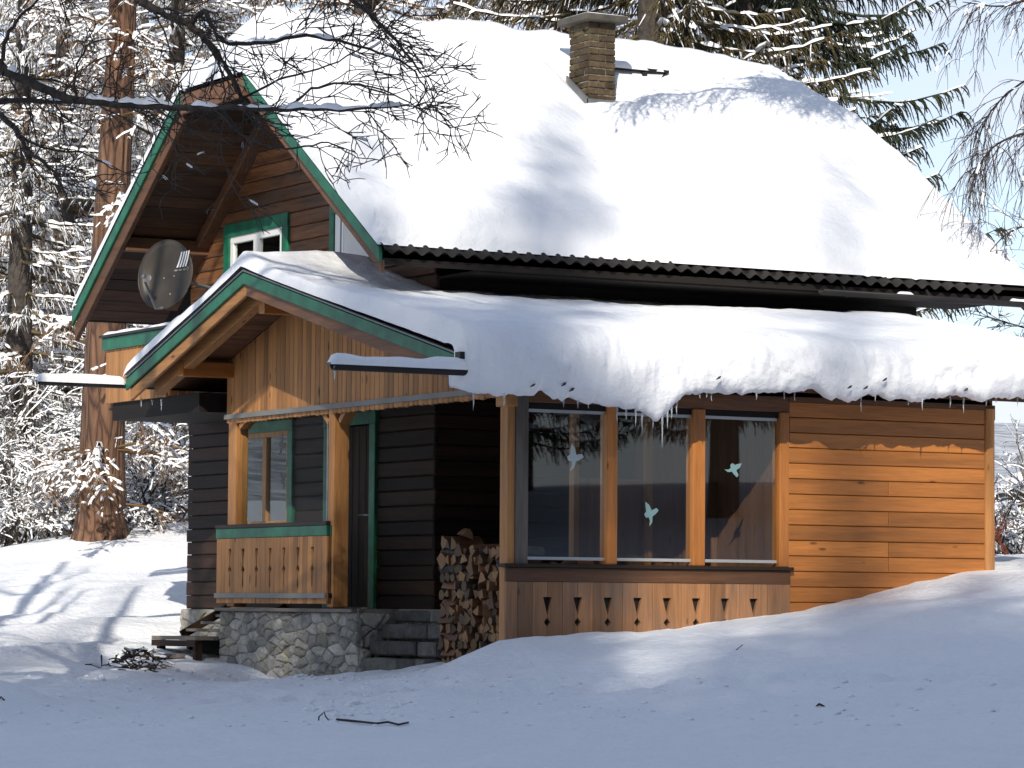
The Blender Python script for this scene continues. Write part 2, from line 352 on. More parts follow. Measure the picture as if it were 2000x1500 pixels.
def ground_z(x, y, detail=True):
    x = np.asarray(x, float); y = np.asarray(y, float); z = np.zeros_like(x)+_wt[_n]+_wt[_n+1]*x+_wt[_n+2]*y
    for i in range(_n): z = z+_wt[i]*_k(np.hypot(x-CT[i, 0], y-CT[i, 1]))
    rr = np.hypot(x, y); far = np.clip((rr-70)/90, 0, 1); z = z*(1-far)+far*(2+.015*(rr-70)*np.clip(y/(rr+1)+.6, 0, 1))
    dx, dy = x-MOUND[0], y-MOUND[1]; a = dx*_R[0]+dy*_R[1]; b = dx*_f[0]+dy*_f[1]
    z = z+.27*np.exp(-(a/.66)**2-(b/.9)**2)
    a2 = (x-CAM[0])*_R[0]+(y-CAM[1])*_R[1]; b2 = (x-CAM[0])*_f[0]+(y-CAM[1])*_f[1]
    trk = np.exp(-((b2-31.0+.35*a2-.25*vnoise(a2*.9, a2*0, 51))/.42)**2)*np.clip((a2+.6)/.8, 0, 1)*np.clip((9-a2)/3, 0, 1)
    trk2 = np.exp(-((b2-32.4-.12*a2)/.30)**2)*np.clip((a2+4.5)/1., 0, 1)*np.clip((0.3-a2)/1., 0, 1)
    if detail:
        z = z-.05*(trk+trk2)+(trk+trk2)*.075*fbm(x*4.5, y*4.5, 4, 52)*np.clip(1-np.hypot(x, y)/60, 0, 1)
        near = np.clip(1-rr/80, 0, 1)
        z = z+near*(.026*fbm(x*.9, y*.9, 3, 3)+.020*fbm(x*3.3, y*3.3, 4, 8)+.13*np.clip((y-2)/6, 0, 1)*fbm(x*.6, y*.9, 3, 29)*np.clip((-x+1.5)/2, 0, 1)+.03*vnoise(x*.45, y*1.1, 23)+.03*np.maximum(0, vnoise(x*.55+3, y*1.4, 21)-.35))
    return z
def axis_coords(lo, hi, step, far):
    a = list(np.arange(lo, hi, step)); s = step; v = hi
    while v < far: a.append(v); s *= 1.12; v += s
    s = step; v = lo-step; b = []
    while v > -far: b.append(v); s *= 1.12; v -= s
    return np.array(b[::-1]+a)
gx = axis_coords(-15, 9, .1, 900); gy = axis_coords(-15, 13, .1, 900)
X, Y = np.meshgrid(gx, gy, indexing='ij')
Z = ground_z(X, Y)
# the shovelled strip by the porch and shallow foot-trodden furrows
_pz = np.exp(-((X+1.7)/.8)**2-((Y-.4)/1.8)**2); Z = Z-.05*_pz+.02*_pz*fbm(X*7, Y*7, 3, 5)
V = np.stack([X, Y, Z], -1).reshape(-1, 3)
tag(link_mesh('ground', V, grid_faces(len(gx), len(gy)), 'snow_ground', smooth=True), kind='structure')
def gz(x, y): return float(ground_z(np.array([x]), np.array([y]))[0])

m, t_, n_, p_ = new_mat('hillside'); tcx = N(t_, 'ShaderNodeTexCoord'); nzx = N(t_, 'ShaderNodeTexNoise', Scale=.16, Detail=9, Roughness=.75); t_.links.new(tcx.outputs['Object'], nzx.inputs['Vector'])
rx = ramp(t_, [(.40, (.16, .17, .18)), (.56, (.5, .52, .55)), (.7, (.7, .72, .75))]); t_.links.new(nzx.outputs[0], rx.inputs[0]); t_.links.new(rx.outputs[0], p_.inputs['Base Color']); p_.inputs['Roughness'].default_value = .9
# distant snowy hillside
hx = np.linspace(-1, 1, 90); hv = np.linspace(0, 1, 26)
A, B = np.meshgrid(hx, hv, indexing='ij')
ang = R(60)-A*R(70); dist = 260+B*420; hh = 7+B*36+6*fbm(A*6, B*3, 4, 40)*B
HX = CAM[0]+np.cos(ang)*dist; HY = CAM[1]+np.sin(ang)*dist
tag(link_mesh('hills', np.stack([HX, HY, hh-6], -1).reshape(-1, 3), grid_faces(90, 26), 'hillside', smooth=True), kind='structure')

# ------------------------------------------------------------------ the chalet: main house
W0, W1 = 0.0, 6.35; LX = 6.34
RX0, RX1, EY, EYL, RY = -1.2, 7.22, -1.0, 7.25, 3.25
RS, LS = .67, .74; EZ = 3.68; RZ = EZ+(RY-EY)*RS; HC = 5.93; HS = .75
def zright(y): return EZ+(y-EY)*RS
def zleft(y): return RZ-(y-RY)*LS
yh0 = EY+(HC-EZ)/RS; yh1 = RY+(RZ-HC)/LS
ch = thing('chalet', (3.1, 3.1, -.4), 'dark timber chalet with snow-covered steep roof and green trimmed gable', 'house')
wallg = MB()
OPEN = [(3.50, 4.78, .93, 2.05), (1.40, 2.45, -.05, 2.06), (3.66, 5.24, 3.55, 4.48), (1.48, 2.40, 3.1, 4.50)]
# gable wall (plane x=0): backing cells then planks
ys_ = sorted({0.02, 6.33, *[o[0] for o in OPEN], *[o[1] for o in OPEN], RY}); zs_ = sorted({-.05, *[o[2] for o in OPEN], *[o[3] for o in OPEN], 6.6})
for i in range(len(ys_)-1):
    for j in range(len(zs_)-1):
        yc, zc = (ys_[i]+ys_[i+1])/2, (zs_[j]+zs_[j+1])/2
        if any(o[0] < yc < o[1] and o[2] < zc < o[3] for o in OPEN): continue
        P = [(ys_[i], zs_[j]), (ys_[i+1], zs_[j]), (ys_[i+1], zs_[j+1]), (ys_[i], zs_[j+1])]
        P = clip(P, -RS, 1, EZ-EY*RS-.16); P = clip(P, LS, 1, RZ+RY*LS-.16)
        if area(P) > .002: wallg.poly('x', P, .045, .12)
gw = wallg.build('gable_wall', 'dark_interior', ch)
z = -.03; k = 0
while z < 6.4:
    h = .165+rnd.uniform(-.012, .012); zc = z+h/2; iv = [(W0-.02*(k % 2), W1+.02*(k % 2))]
    for o in OPEN:
        if o[2]-.03 < zc < o[3]+.03: iv = sub(iv, (o[0], o[1]))
    for a, b in iv:
        P = [(a, z), (b, z), (b, z+h-.006), (a, z+h-.006)]
        P = clip(P, -RS, 1, EZ-EY*RS-.15); P = clip(P, LS, 1, RZ+RY*LS-.15)
        if area(P) < .004: continue
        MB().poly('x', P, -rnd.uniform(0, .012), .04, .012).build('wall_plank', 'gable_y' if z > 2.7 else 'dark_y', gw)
    z += h; k += 1
# long wall (plane y=0)
lw = MB().box(.06, LX-.02, .05, .14, -.3, 3.95).build('side_wall', 'dark_interior', ch)
z = -.03; k = 0
while z < 3.95:
    h = .165+rnd.uniform(-.012, .012)
    MB().poly('y', [(.002+.02*(k % 2), z), (LX, z), (LX, z+h-.006), (.002+.02*(k % 2), z+h-.006)], -rnd.uniform(0, .012), .045, .012).build('wall_plank', 'black_x' if z > 2.6 else 'dark_x', lw)
    z += h; k += 1
MB().box(LX-.12, LX, .14, W1, -.4, 3.95).build('end_wall', 'dark_y', ch)
MB().box(.12, LX-.12, W1-.12, W1, -.4, 3.4).build('back_wall', 'dark_x', ch)
MB().box(.14, LX-.14, .15, W1-.13, 2.75, 2.85).build('upper_floor', 'dark_interior', ch)
MB().box(.14, LX-.14, .15, W1-.13, -.1, -.03).build('ground_floor', 'dark_interior', ch)
# windows and doors in the gable
def window(name, y0, y1, z0, z1, trim, frame, fm, tm, nl, label=None, jambs=(1, 1, 1, 1)):
    """outer trim rectangle y0..y1 z0..z1 on plane x=0"""
    t = MB(); t.poly('x', [(y0, z1-trim), (y1, z1-trim), (y1, z1), (y0, z1)], -.045, .02, .006)
    zb = z0+(trim*.6 if jambs[3] else 0)
    if jambs[0]: t.poly('x', [(y0, z0), (y0+trim, z0), (y0+trim, z1-trim-.001), (y0, z1-trim-.001)], -.042, .02, .006)
    if jambs[1]: t.poly('x', [(y1-trim, z0), (y1, z0), (y1, z1-trim-.001), (y1-trim, z1-trim-.001)], -.042, .02, .006)
    if jambs[3]: t.poly('x', [(y0+trim+.001, z0), (y1-trim-.001, z0), (y1-trim-.001, zb), (y0+trim+.001, zb)], -.06, .02, .006)
    w = t.build(name, tm, ch)
    if label: w['label'] = label
    a, b, c, d = y0+trim, y1-trim, zb, z1-trim
    f = MB(); f.box(-.022, .035, a, b, d-frame, d).box(-.022, .035, a, b, c, c+frame)
    wd = (b-a)/nl
    f.box(-.0215, .035, a, a+frame, c+frame, d-frame).box(-.0215, .035, b-frame, b, c+frame, d-frame)
    for i in range(1, nl): f.box(-.026, .035, a+i*wd-frame*.85, a+i*wd+frame*.85, c+frame, d-frame)
    f.build('frame', fm, w, bevel=.006)
    for i in range(nl):
        MB().box(.006, .012, a+i*wd+frame*.7, a+(i+1)*wd-frame*.7, c+frame*.7, d-frame*.7).build('pane', 'glass', w)
    return w, (a, b, c, d)
wu, r = window('window', 3.57, 5.33, 3.45, 4.58, .155, .085, 'white_paint', 'green_paint', 2, 'green trimmed white casement window in the upper gable')
for i, (ya, yb, zt, mt) in enumerate([(3.78, 4.28, 4.0, 'curtain_red'), (4.62, 5.12, 3.9, 'white_panel')]):
    n = 26; V = []; 
    for j in range(n+1):
        yy = ya+(yb-ya)*j/n; xx = .16+.02*math.sin(j*1.9)+.008*math.sin(j*4.3)
        V += [(xx, yy, 3.5), (xx, yy, zt-.03*abs(math.sin(j*.6)))]
    link_mesh('curtain', V, [(2*j, 2*j+1, 2*j+3, 2*j+2) for j in range(n)], mt, wu, True)
wl, r = window('window', 3.38, 4.92, .86, 2.17, .13, .06, 'pine_z', 'green_paint', 2, 'green trimmed brown casement window behind the porch railing')
# brown door with green frame
dr = MB(); dr.poly('x', [(1.29, 2.03), (2.58, 2.03), (2.58, 2.17), (1.29, 2.17)], -.045, .03, .006)
dr.poly('x', [(1.30, -.03), (1.44, -.03), (1.44, 2.029), (1.30, 2.029)], -.043, .03, .006).poly('x', [(2.43, -.03), (2.57, -.03), (2.57, 2.029), (2.43, 2.029)], -.043, .03, .006)
d0 = dr.build('door', 'green_paint', ch); d0['label'] = 'dark plank entrance door in a green frame'
for i in range(6): MB().poly('x', [(1.442+i*.165, -.03), (1.602+i*.165, -.03), (1.602+i*.165, 2.02), (1.442+i*.165, 2.02)], .01, .05, .006).build('door_plank', 'dark_z', d0)
MB().tube([(.005, 1.53, 1.02), (-.05, 1.53, 1.02), (-.05, 1.65, 1.02)], .011, 8).build('handle', 'zinc', d0, True)
MB().box(-.1, .03, 1.44, 2.43, -.035, .005).build('threshold', 'grey_y', d0)
# white balcony door beside the rake
bd = MB(); bd.box(-.045, .02, 2.36, 2.48, 3.0, 4.55).box(-.043, .02, 1.38, 1.50, 3.0, 4.55).box(-.046, .02, 1.50, 2.36, 4.44, 4.55)
b0 = bd.build('balcony_door', 'green_paint', ch, bevel=.006); b0['label'] = 'white balcony door with green jambs under the rake'
MB().box(-.03, .03, 2.23, 2.359, 3.0, 4.439).box(-.028, .03, 2.15, 2.2, 3.0, 4.439).build('frame', 'white_paint', b0, bevel=.008)
MB().box(-.02, .03, 1.501, 2.15, 3.0, 4.439).build('leaf', 'white_panel', b0)
MB().box(-.018, .03, 2.20, 2.23, 3.0, 4.439).build('gap_strip', 'gutter', b0)
# roof: deck, bargeboards, soffit, sheets
roof = MB().slab([(RX0+.06, EY+.03, zright(EY+.03)), (RX1-.06, EY+.03, zright(EY+.03)), (RX1-.06, yh0, HC), (RX0+.06, yh0, HC)], .09)
hx0 = RX0+(RZ-HC)/HS; hx1 = RX1-(RZ-HC)/HS
roof.slab([(RX0+.06, yh0, HC), (RX1-.06, yh0, HC), (hx1, RY, RZ), (hx0, RY, RZ)], .09)
roof.slab([(hx0, RY, RZ), (hx1, RY, RZ), (RX1-.06, yh1, HC), (RX0+.06, yh1, HC)], .09)
roof.slab([(RX0+.06, yh1, HC), (RX1-.06, yh1, HC), (RX1-.06, EYL-.03, zleft(EYL-.03)), (RX0+.06, EYL-.03, zleft(EYL-.03))], .09)
roof.slab([(RX0+.06, yh0, HC), (hx0, RY, RZ), (hx0, RY+.001, RZ), (RX0+.06, yh1, HC)], .09)
roof.slab([(RX1-.06, yh1, HC), (hx1, RY+.001, RZ), (hx1, RY, RZ), (RX1-.06, yh0, HC)], .09)
rf = roof.build('roof', 'black_x', ch)
def rake(name, x0, x1, ya, za, yb, zb, top, bot, mat, parent):
    return MB().poly('x', [(ya, za-bot), (yb, zb-bot), (yb, zb-top), (ya, za-top)], x0, x1, .006).build(name, mat, parent)
for xa, xb, s in ((RX0, RX0+.035, 1), (RX1, RX1-.035, -1)):
    rake('bargeboard', xa, xb, EY, EZ+.03, yh0, HC+.03, 0, .145, 'green_paint', rf)
    rake('bargeboard', xa, xb, EYL, zleft(EYL)+.03, yh1, HC+.03, 0, .155, 'green_paint', rf)
    rake('verge_board', xa+s*.037, xb+s*.04, EY+.02, EZ-.1, yh0, HC-.1, 0, .13, 'brown_y', rf)
    rake('verge_board', xa+s*.037, xb+s*.06, EYL-.02, zleft(EYL)-.11, yh1, HC-.11, 0, .2, 'brown_y', rf)
    MB().poly('x', [(yh0+.01, HC-.24), (yh1-.01, HC-.24), (yh1-.01, HC-.01), (yh0+.01, HC-.01)], xa+s*.002, xb+s*.01, .006).build('hip_fascia', 'brown_y', rf)
n = 25                                             # soffit boards under the far overhang, running out from the wall
for i in range(n):
    ya = RY+.05+(EYL-.15-RY)*i/n; yb = RY+.05+(EYL-.15-RY)*(i+1)/n-.008
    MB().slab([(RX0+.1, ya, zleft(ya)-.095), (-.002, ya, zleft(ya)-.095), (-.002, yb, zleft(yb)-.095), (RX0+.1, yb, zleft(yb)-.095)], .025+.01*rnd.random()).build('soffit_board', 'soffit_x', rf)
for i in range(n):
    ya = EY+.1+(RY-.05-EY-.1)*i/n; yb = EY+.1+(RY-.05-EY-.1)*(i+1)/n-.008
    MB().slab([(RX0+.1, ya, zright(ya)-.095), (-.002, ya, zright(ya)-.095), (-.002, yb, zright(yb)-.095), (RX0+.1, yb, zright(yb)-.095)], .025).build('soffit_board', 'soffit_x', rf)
MB().poly('x', [(RY+.02, zleft(RY)-.13), (EYL-.5, zleft(EYL-.5)-.13), (EYL-.5, zleft(EYL-.5)-.29), (RY+.02, zleft(RY)-.29)], -.16, -.004, .01).build('wall_rafter', 'brown_y', rf)
MB().poly('x', [(EY+.4, zright(EY+.4)-.13), (RY-.02, zright(RY)-.13), (RY-.02, zright(RY)-.27), (EY+.4, zright(EY+.4)-.27)], -.10, -.004, .01).build('wall_rafter', 'brown_y', rf)
for y_, z_ in ((RY, RZ-.22), (5.9, zleft(5.9)-.22), (.25, zright(.25)-.22)):
    MB().beam((RX0+.11, y_, z_), (.05, y_, z_), .14, .17).build('purlin', 'brown_x', rf, bevel=.01)
# corrugated fibre-cement sheets along the eaves: five waves each
def corr_sheet(nw, length, slope):
    V = []; F = []; m = nw*10
    for i in range(m+1):
        xx = i/10*.177; zz = .024*math.cos(2*math.pi*i/10)
        for k, (l, dz) in enumerate(((0, -.007), (0, .006), (length, .006))): V.append((xx, l, l*slope+zz+dz))
    for i in range(m): a = i*3; F += [(a, a+3, a+4, a+1), (a+1, a+4, a+5, a+2)]
    me = bpy.data.meshes.new('roof_sheet'); me.from_pydata(V, [], F); me.materials.append(MAT['fibre_cement']); me.polygons.foreach_set('use_smooth', [True]*len(F)); me.update(); return me
sh = corr_sheet(5, 1.25, RS); xx = RX0+.03; i = 0
while xx < RX1-.5:
    o = bpy.data.objects.new('roof_sheet', sh); COL.objects.link(o); o.location = (xx, EY-.06+(.03 if 4 <= i < 6 else 0), EZ+.035-.06*RS-(.02 if i > 4 else 0)); 
    attach(o, rf); xx += .885; i += 1
# eave boards and the sagging gutter
MB().box(RX0+.05, RX1-.05, EY+.03, EY+.055, EZ-.14, EZ+.0).build('eave_board', 'black_x', rf)
MB().box(.02, LX+.5, EY+.06, -.015, EZ-.16, EZ-.13).build('eave_soffit', 'black_x', rf)
def gutter(name, x0, x1, y, z, parent, r=.065, drop=0.):
    m = MB(); n = 9; k = len(m.V)
    for x_, dz in ((x0, 0), (x1, drop)):
        for rr in (r, r-.008):
            for j in range(n): a = math.pi+math.pi*j/(n-1); m.V.append((x_, y+rr*math.cos(a), z+dz+rr*math.sin(a)))
    for j in range(n-1):
        m.F += [(j, j+1, 2*n+j+1, 2*n+j), (n+j+1, n+j, 3*n+j, 3*n+j+1), (j+1, j, n+j, n+j+1), (2*n+j, 2*n+j+1, 3*n+j+1, 3*n+j)]
    m.F += [(0, 2*n, 3*n, n), (n-1, 2*n-1, 4*n-1, 3*n-1)]
    return m.build(name, 'gutter', parent, True)
g = gutter('gutter', 4.25, 8.0, EY-.09, 3.545, rf, .062, -.01)
for x_ in (4.6, 5.5, 5.75, 6.7, 7.4): MB().beam((x_, EY-.09, 3.48), (x_, EY+.03, EZ-.02), .03, .02).build('hanger', 'gutter', g)
def snow_cap(x0, x1, y, z, w, h, parent, seed, gaps=False, name='snow_cap'):
    """a bolster of snow along x"""
    nu = max(12, int((x1-x0)/.04)); nv = 11; us = np.linspace(0, 1, nu); V = []
    for u in us:
        x_ = x0+(x1-x0)*u; e = min(1, math.sqrt(max(0, 1-(1-min(1, min(u, 1-u)*(x1-x0)/.09))**2)))
        hh = h*e*(1+.25*float(vnoise(x_*5, seed, 7))); ww = w*(.55+.45*e)*(1+.08*float(vnoise(x_*7, seed+3, 9)))
        if gaps and vnoise(x_*2.1, seed, 4) < .1: hh *= .08; ww *= .3
        for j in range(nv):
            a = math.pi*j/(nv-1); V.append((x_, y+ww*math.cos(a), z+hh*(math.sin(a) ** .7)-(.02 if j in (0, nv-1) else 0)))
    return link_mesh(name, np.array(V), grid_faces(nu, nv), 'snow', parent, True)
snow_cap(4.9, 5.5, EY-.09, 3.54, .05, .03, g, 3, True)
snow_cap(6.6, 7.7, EY-.09, 3.535, .05, .045, g, 5, True)
# chimney
CX0, CX1, CY0, CY1 = 3.09, 3.45, 2.0, 2.46
cm = MB().box(CX0+.012, CX1-.012, CY0+.012, CY1-.012, 5.5, 6.86).build('chimney', 'mortar', rf)
bz = 5.62; k = 0
while bz < 6.85:
    for plane, (a, b) in (('y', (CX0, CX1)), ('x', (CY0, CY1))):
        cuts = [a, a+(b-a)*(.36 if k % 2 else .64), b] if plane == 'y' else [a, a+(b-a)*(.5 if k % 2 else .27), a+(b-a)*(.77), b][:4 if k % 2 == 0 else 4]
        for i in range(len(cuts)-1):
            u0, u1 = cuts[i]+.005, cuts[i+1]-.005; pr = rnd.uniform(-.008, .012)
            P = [(u0, bz+rnd.uniform(0, .005)), (u1, bz+rnd.uniform(0, .005)), (u1, bz+.067), (u0, bz+.067)]
            f = CY0 if plane == 'y' else CX0
            MB().poly(plane, P, f-pr, f+.05, .006).build('brick', 'brick', cm)
    bz += .079; k += 1
MB().box(CX0-.11, CX1+.11, CY0-.11, CY1+.11, 6.87, 6.95).build('cap_slab', 'concrete', cm, bevel=.012)
link_mesh('cap_snow', [(CX0-.10, CY0-.1, 6.952), (CX1+.1, CY0-.1, 6.952), (CX1+.1, CY1+.1, 6.952), (CX0-.1, CY1+.1, 6.952), (CX0-.05, CY0-.04, 6.972), (CX1+.05, CY0-.04, 6.968), (CX1+.05, CY1+.04, 6.975), (CX0-.05, CY1+.04, 6.97)],
          [(0, 1, 5, 4), (1, 2, 6, 5), (2, 3, 7, 6), (3, 0, 4, 7), (4, 5, 6, 7)], 'snow', cm)
fl = MB(); zb = zright(CY0)+.42
fl.slab([(CX0-.03, CY0-.03, zb-.16), (CX1+.03, CY0-.03, zb-.16), (CX1+.03, CY0-.008, zb-.15), (CX0-.03, CY0-.008, zb-.15)], .35)
fl.add([(CX0-.03, CY0-.03, zb-.16), (CX0-.03, CY1+.02, zb-.16+.5*RS), (CX0-.03, CY1+.02, zb-.7+.5*RS), (CX0-.03, CY0-.03, zb-.7),
        (CX0-.009, CY0-.03, zb-.16), (CX0-.009, CY1+.02, zb-.16+.5*RS), (CX0-.009, CY1+.02, zb-.7+.5*RS), (CX0-.009, CY0-.03, zb-.7)], [(0, 1, 2, 3), (0, 4, 5, 1), (4, 7, 6, 5)])
fl.build('flashing', 'zinc', cm)
# roof step beam with its brackets beside the chimney
sg = MB().beam((CX1+.03, 2.62, zright(2.62)+.35), (4.52, 2.62, zright(2.62)+.35), .2, .035).build('roof_walkway', 'black_x', rf)
for x_ in (3.62, 4.18): MB().beam((x_, 2.6, zright(2.6)), (x_, 2.55, zright(2.6)+.33), .07, .06, (1, 0, 0)).build('bracket', 'gutter', sg)
MB().beam((4.33, 2.5, zright(2.5)+.28), (4.5, 2.56, zright(2.6)+.33), .05, .05).build('bracket', 'gutter', sg)
snow_cap(CX1+.04, 4.5, 2.64, zright(2.62)+.362, .12, .10, sg, 8)
# stone plinth of the gable
def voronoi(u0, u1, v0, v1, n, stretch, seed):
    r_ = random.Random(seed); pts = []
    nc = max(1, round(math.sqrt(n*(u1-u0)/(v1-v0)/stretch))); nr = max(1, round(n/nc))
    if n > 40:                                        # rubble: darts of uneven spacing so that sizes differ
        tries = 0
        while len(pts) < n*1.15 and tries < 6000:
            tries += 1; q = (r_.uniform(u0, u1), r_.uniform(v0, v1)); dmin = (.07+.10*r_.random()**1.5)
            if all(math.hypot((q[0]-p[0])/stretch, q[1]-p[1]) > dmin for p in pts): pts.append(q)
        nr = 0
    for j in range(nr):
        for i in range(nc+1): pts.append((u0+(i+.5*(j % 2)+r_.uniform(-.48, .48))/nc*(u1-u0), v0+(j+.5+r_.uniform(-.46, .46))/nr*(v1-v0)))
    cells = []
    for i, p in enumerate(pts):
        P = [(u0, v0), (u1, v0), (u1, v1), (u0, v1)]
        for j, q in enumerate(pts):
            if i == j: continue
            du, dv = (q[0]-p[0])/stretch, (q[1]-p[1])
            if abs(du)+abs(dv) > 1.0: continue
            a, b = du/stretch, dv; c = a*(p[0]+q[0])/2+b*(p[1]+q[1])/2
            P = clip(P, a, b, c)
            if len(P) < 3: break
        if area(P) > .0025: cells.append(P)
    return cells
def stones(plane, f, back, rect, n, parent, seed, stretch=1.75, mat='stone'):
    r_ = random.Random(seed)
    for P in voronoi(*rect, n, stretch, seed):
        Q = []
        for i in range(len(P)):                      # rough outline: midpoints pushed about
            a, b = P[i], P[(i+1) % len(P)]; Q.append(a)
            if math.hypot(b[0]-a[0], b[1]-a[1]) > .09:
                t = r_.uniform(.3, .7); Q.append((a[0]+(b[0]-a[0])*t+r_.uniform(-.018, .018), a[1]+(b[1]-a[1])*t+r_.uniform(-.014, .014)))
        cx, cy = sum(p[0] for p in Q)/len(Q), sum(p[1] for p in Q)/len(Q)
        pr = r_.uniform(.0, .02); sg_ = 1 if back > f else -1
        rings = []
        for s, m_, d in ((.002, 1, back), (.005, 1, f+sg_*.008), (.016, 1, f-sg_*pr*.75), (.045, 1, f-sg_*(pr+.006))):
            ring = []
            for p in Q:
                dx, dy = cx-p[0], cy-p[1]; l_ = math.hypot(dx, dy)+1e-6; k_ = min(.55, s/l_)
                ring.append((p[0]+dx*k_, p[1]+dy*k_, d+r_.uniform(-.006, .006)*(s > .02)))
            rings.append(ring)
        m_ = len(Q); V = [((q[2], q[0], q[1]) if plane == 'x' else (q[0], q[2], q[1])) for rg in rings for q in rg]; F = []
        for k_ in range(3):
            for i in range(m_): F.append((k_*m_+i, k_*m_+(i+1) % m_, (k_+1)*m_+(i+1) % m_, (k_+1)*m_+i))
        F.append(tuple(range(3*m_, 4*m_)))
        o = link_mesh('stone', V, F, mat, parent)
        o.data.update()
pl = MB().box(-.02, .1, 0, 6.42, -1.0, -.035).box(.1, 6.3, -.02, .1, -1., -.035).build('plinth', 'mortar', ch)
stones('x', -.03, .05, (3.45, 6.46, -.85, -.04), 34, pl, 77)
# balcony on the gable
bl = MB().box(-1.2, -.02, 3.42, 5.9, 2.21, 2.43).build('balcony', 'black_y', ch)
EX_S = .2443; EX_L = .3143; ERY, ERZ, ERX = 1.11, 3.60, -1.75
def ezr(y): return ERZ-(ERY-y)*EX_S
def ezl(y): return ERZ-(y-ERY)*EX_L
yy = 6.05; 
while yy > 3.75:
    zlo = 2.42 if yy > 4.35 else ezl(yy)+.06
    MB().poly('x', [(yy-.105, zlo), (yy, zlo), (yy, 3.07), (yy-.105, 3.07)], -1.24, -1.215, .005).build('balcony_board', 'pine_z', bl); yy -= .112
for i in range(9): MB().box(-1.1+i*.115, -.995+i*.115, 6.03, 6.055, 2.45, 3.07).build('balcony_board', 'pine_z', bl)
MB().box(-1.27, -1.215, 3.75, 6.12, 3.06, 3.21).build('fascia_rail', 'green_paint', bl, bevel=.008)
MB().box(-1.3, -1.1, 3.75, 6.15, 3.212, 3.245).build('handrail', 'gutter', bl, bevel=.008)
V = []; nn = 60
for i in range(nn):
    y_ = 3.8+2.3*i/(nn-1); e = min(1, i/4, (nn-1-i)/3)
    for j in range(7):
        a = math.pi*j/6; V.append((-1.2+.1*math.cos(a), y_, 3.235+.045*e*math.sin(a)*(1+.3*float(vnoise(y_*4, 2., 1)))))
link_mesh('snow_cap', np.array(V), grid_faces(nn, 7), 'snow', bl, True)

# ------------------------------------------------------------------ porch and sunroom
XP, YS, XE = -.9, -3.2, 5.04
ex = thing('sunroom_extension', (1.5, -1.6, -.4), 'wooden porch and glazed sunroom built onto the chalet under a low snowy roof', 'extension')
er = MB()
er.slab([(ERX+.05, -3.72, ezr(-3.72)-.04), (5.75, -3.72, ezr(-3.72)-.04), (5.75, -.015, ezr(-.015)-.04), (ERX+.05, -.015, ezr(-.015)-.04)], .06)
er.slab([(ERX+.05, -.015, ezr(-.015)-.04), (-.05, -.015, ezr(-.015)-.04), (-.05, ERY, ERZ-.04), (ERX+.05, ERY, ERZ-.04)], .06)
er.slab([(ERX+.05, ERY, ERZ-.04), (-.05, ERY, ERZ-.04), (-.05, 4.2, ezl(4.2)-.04), (ERX+.05, 4.2, ezl(4.2)-.04)], .06)
er = er.build('roof', 'brown_x', ex)
for ya, za, s in ((-3.74, ezr(-3.74), 0), (4.26, ezl(4.26), 1)):
    rake('drip_edge', ERX-.012, ERX+.03, ya, za+.02, ERY, ERZ+.02, 0, .02, 'zinc', er)
    rake('bargeboard', ERX, ERX+.032, ya, za, ERY, ERZ, .01, .135, 'green_paint', er)
    rake('verge_board', ERX+.035, ERX+.07, ya-.06*(1 if s else -1), za-.02*0, ERY, ERZ, .125, .26, 'pine_y' if s else 'brown_y', er)
    yk = ya+(-.3 if s else .3); zk = (ezl if s else ezr)(yk)
    rake('flying_rafter', -1.52, -1.40, yk, zk, ERY, ERZ, .115, .29, 'pine_y', er)
n = 22
for i in range(n):
    ya = ERY+.02+(4.16-ERY)*i/n; yb = ERY+.02+(4.16-ERY)*(i+1)/n-.007
    MB().slab([(ERX+.08, ya, ezl(ya)-.102), (XP-.002, ya, ezl(ya)-.102), (XP-.002, yb, ezl(yb)-.102), (ERX+.08, yb, ezl(yb)-.102)], .02+.006*rnd.random()).build('soffit_board', 'brown_x', er)
for y_, z_ in ((3.22, ezl(3.22)-.26), (ERY, ERZ-.36), (-3.05, ezr(-3.05)-.22)):
    MB().beam((-1.53, y_, z_), (XP+.05, y_, z_), .15, .17).build('purlin', 'larch_x', er, bevel=.012)
# porch gable clad with upright boards
pg = MB().poly('x', [(-3.18, 2.12), (3.28, 2.12), (3.28, ezl(3.28)-.13), (ERY, ERZ-.13), (-3.18, ezr(-3.18)-.13)], XP+.03, XP+.09).build('porch_gable', 'pine_y', ex)
yy = 3.32; k = 0
while yy > -3.2:
    wd = .108; ya = max(yy-wd+.005, -3.22); zt = lambda q: (ezl(q) if q > ERY else ezr(q))-.128
    zb = 2.075+.012*rnd.random()
    P = [(ya, zb), ((ya+yy)/2, zb-.012), (yy, zb), (yy, zt(yy)), (ya, zt(ya))]
    if ya < ERY < yy: P = [(ya, zb), (yy, zb), (yy, zt(yy)), (ERY, ERZ-.128), (ya, zt(ya))]
    MB().poly('x', P, XP-rnd.uniform(0, .004), XP+.028, .006).build('cladding_board', 'pine_z', pg); yy -= wd; k += 1
MB().box(XP-.03, XP-.006, -3.2, 3.33, 2.125, 2.18).build('trim_strip', 'grey_trim', pg)
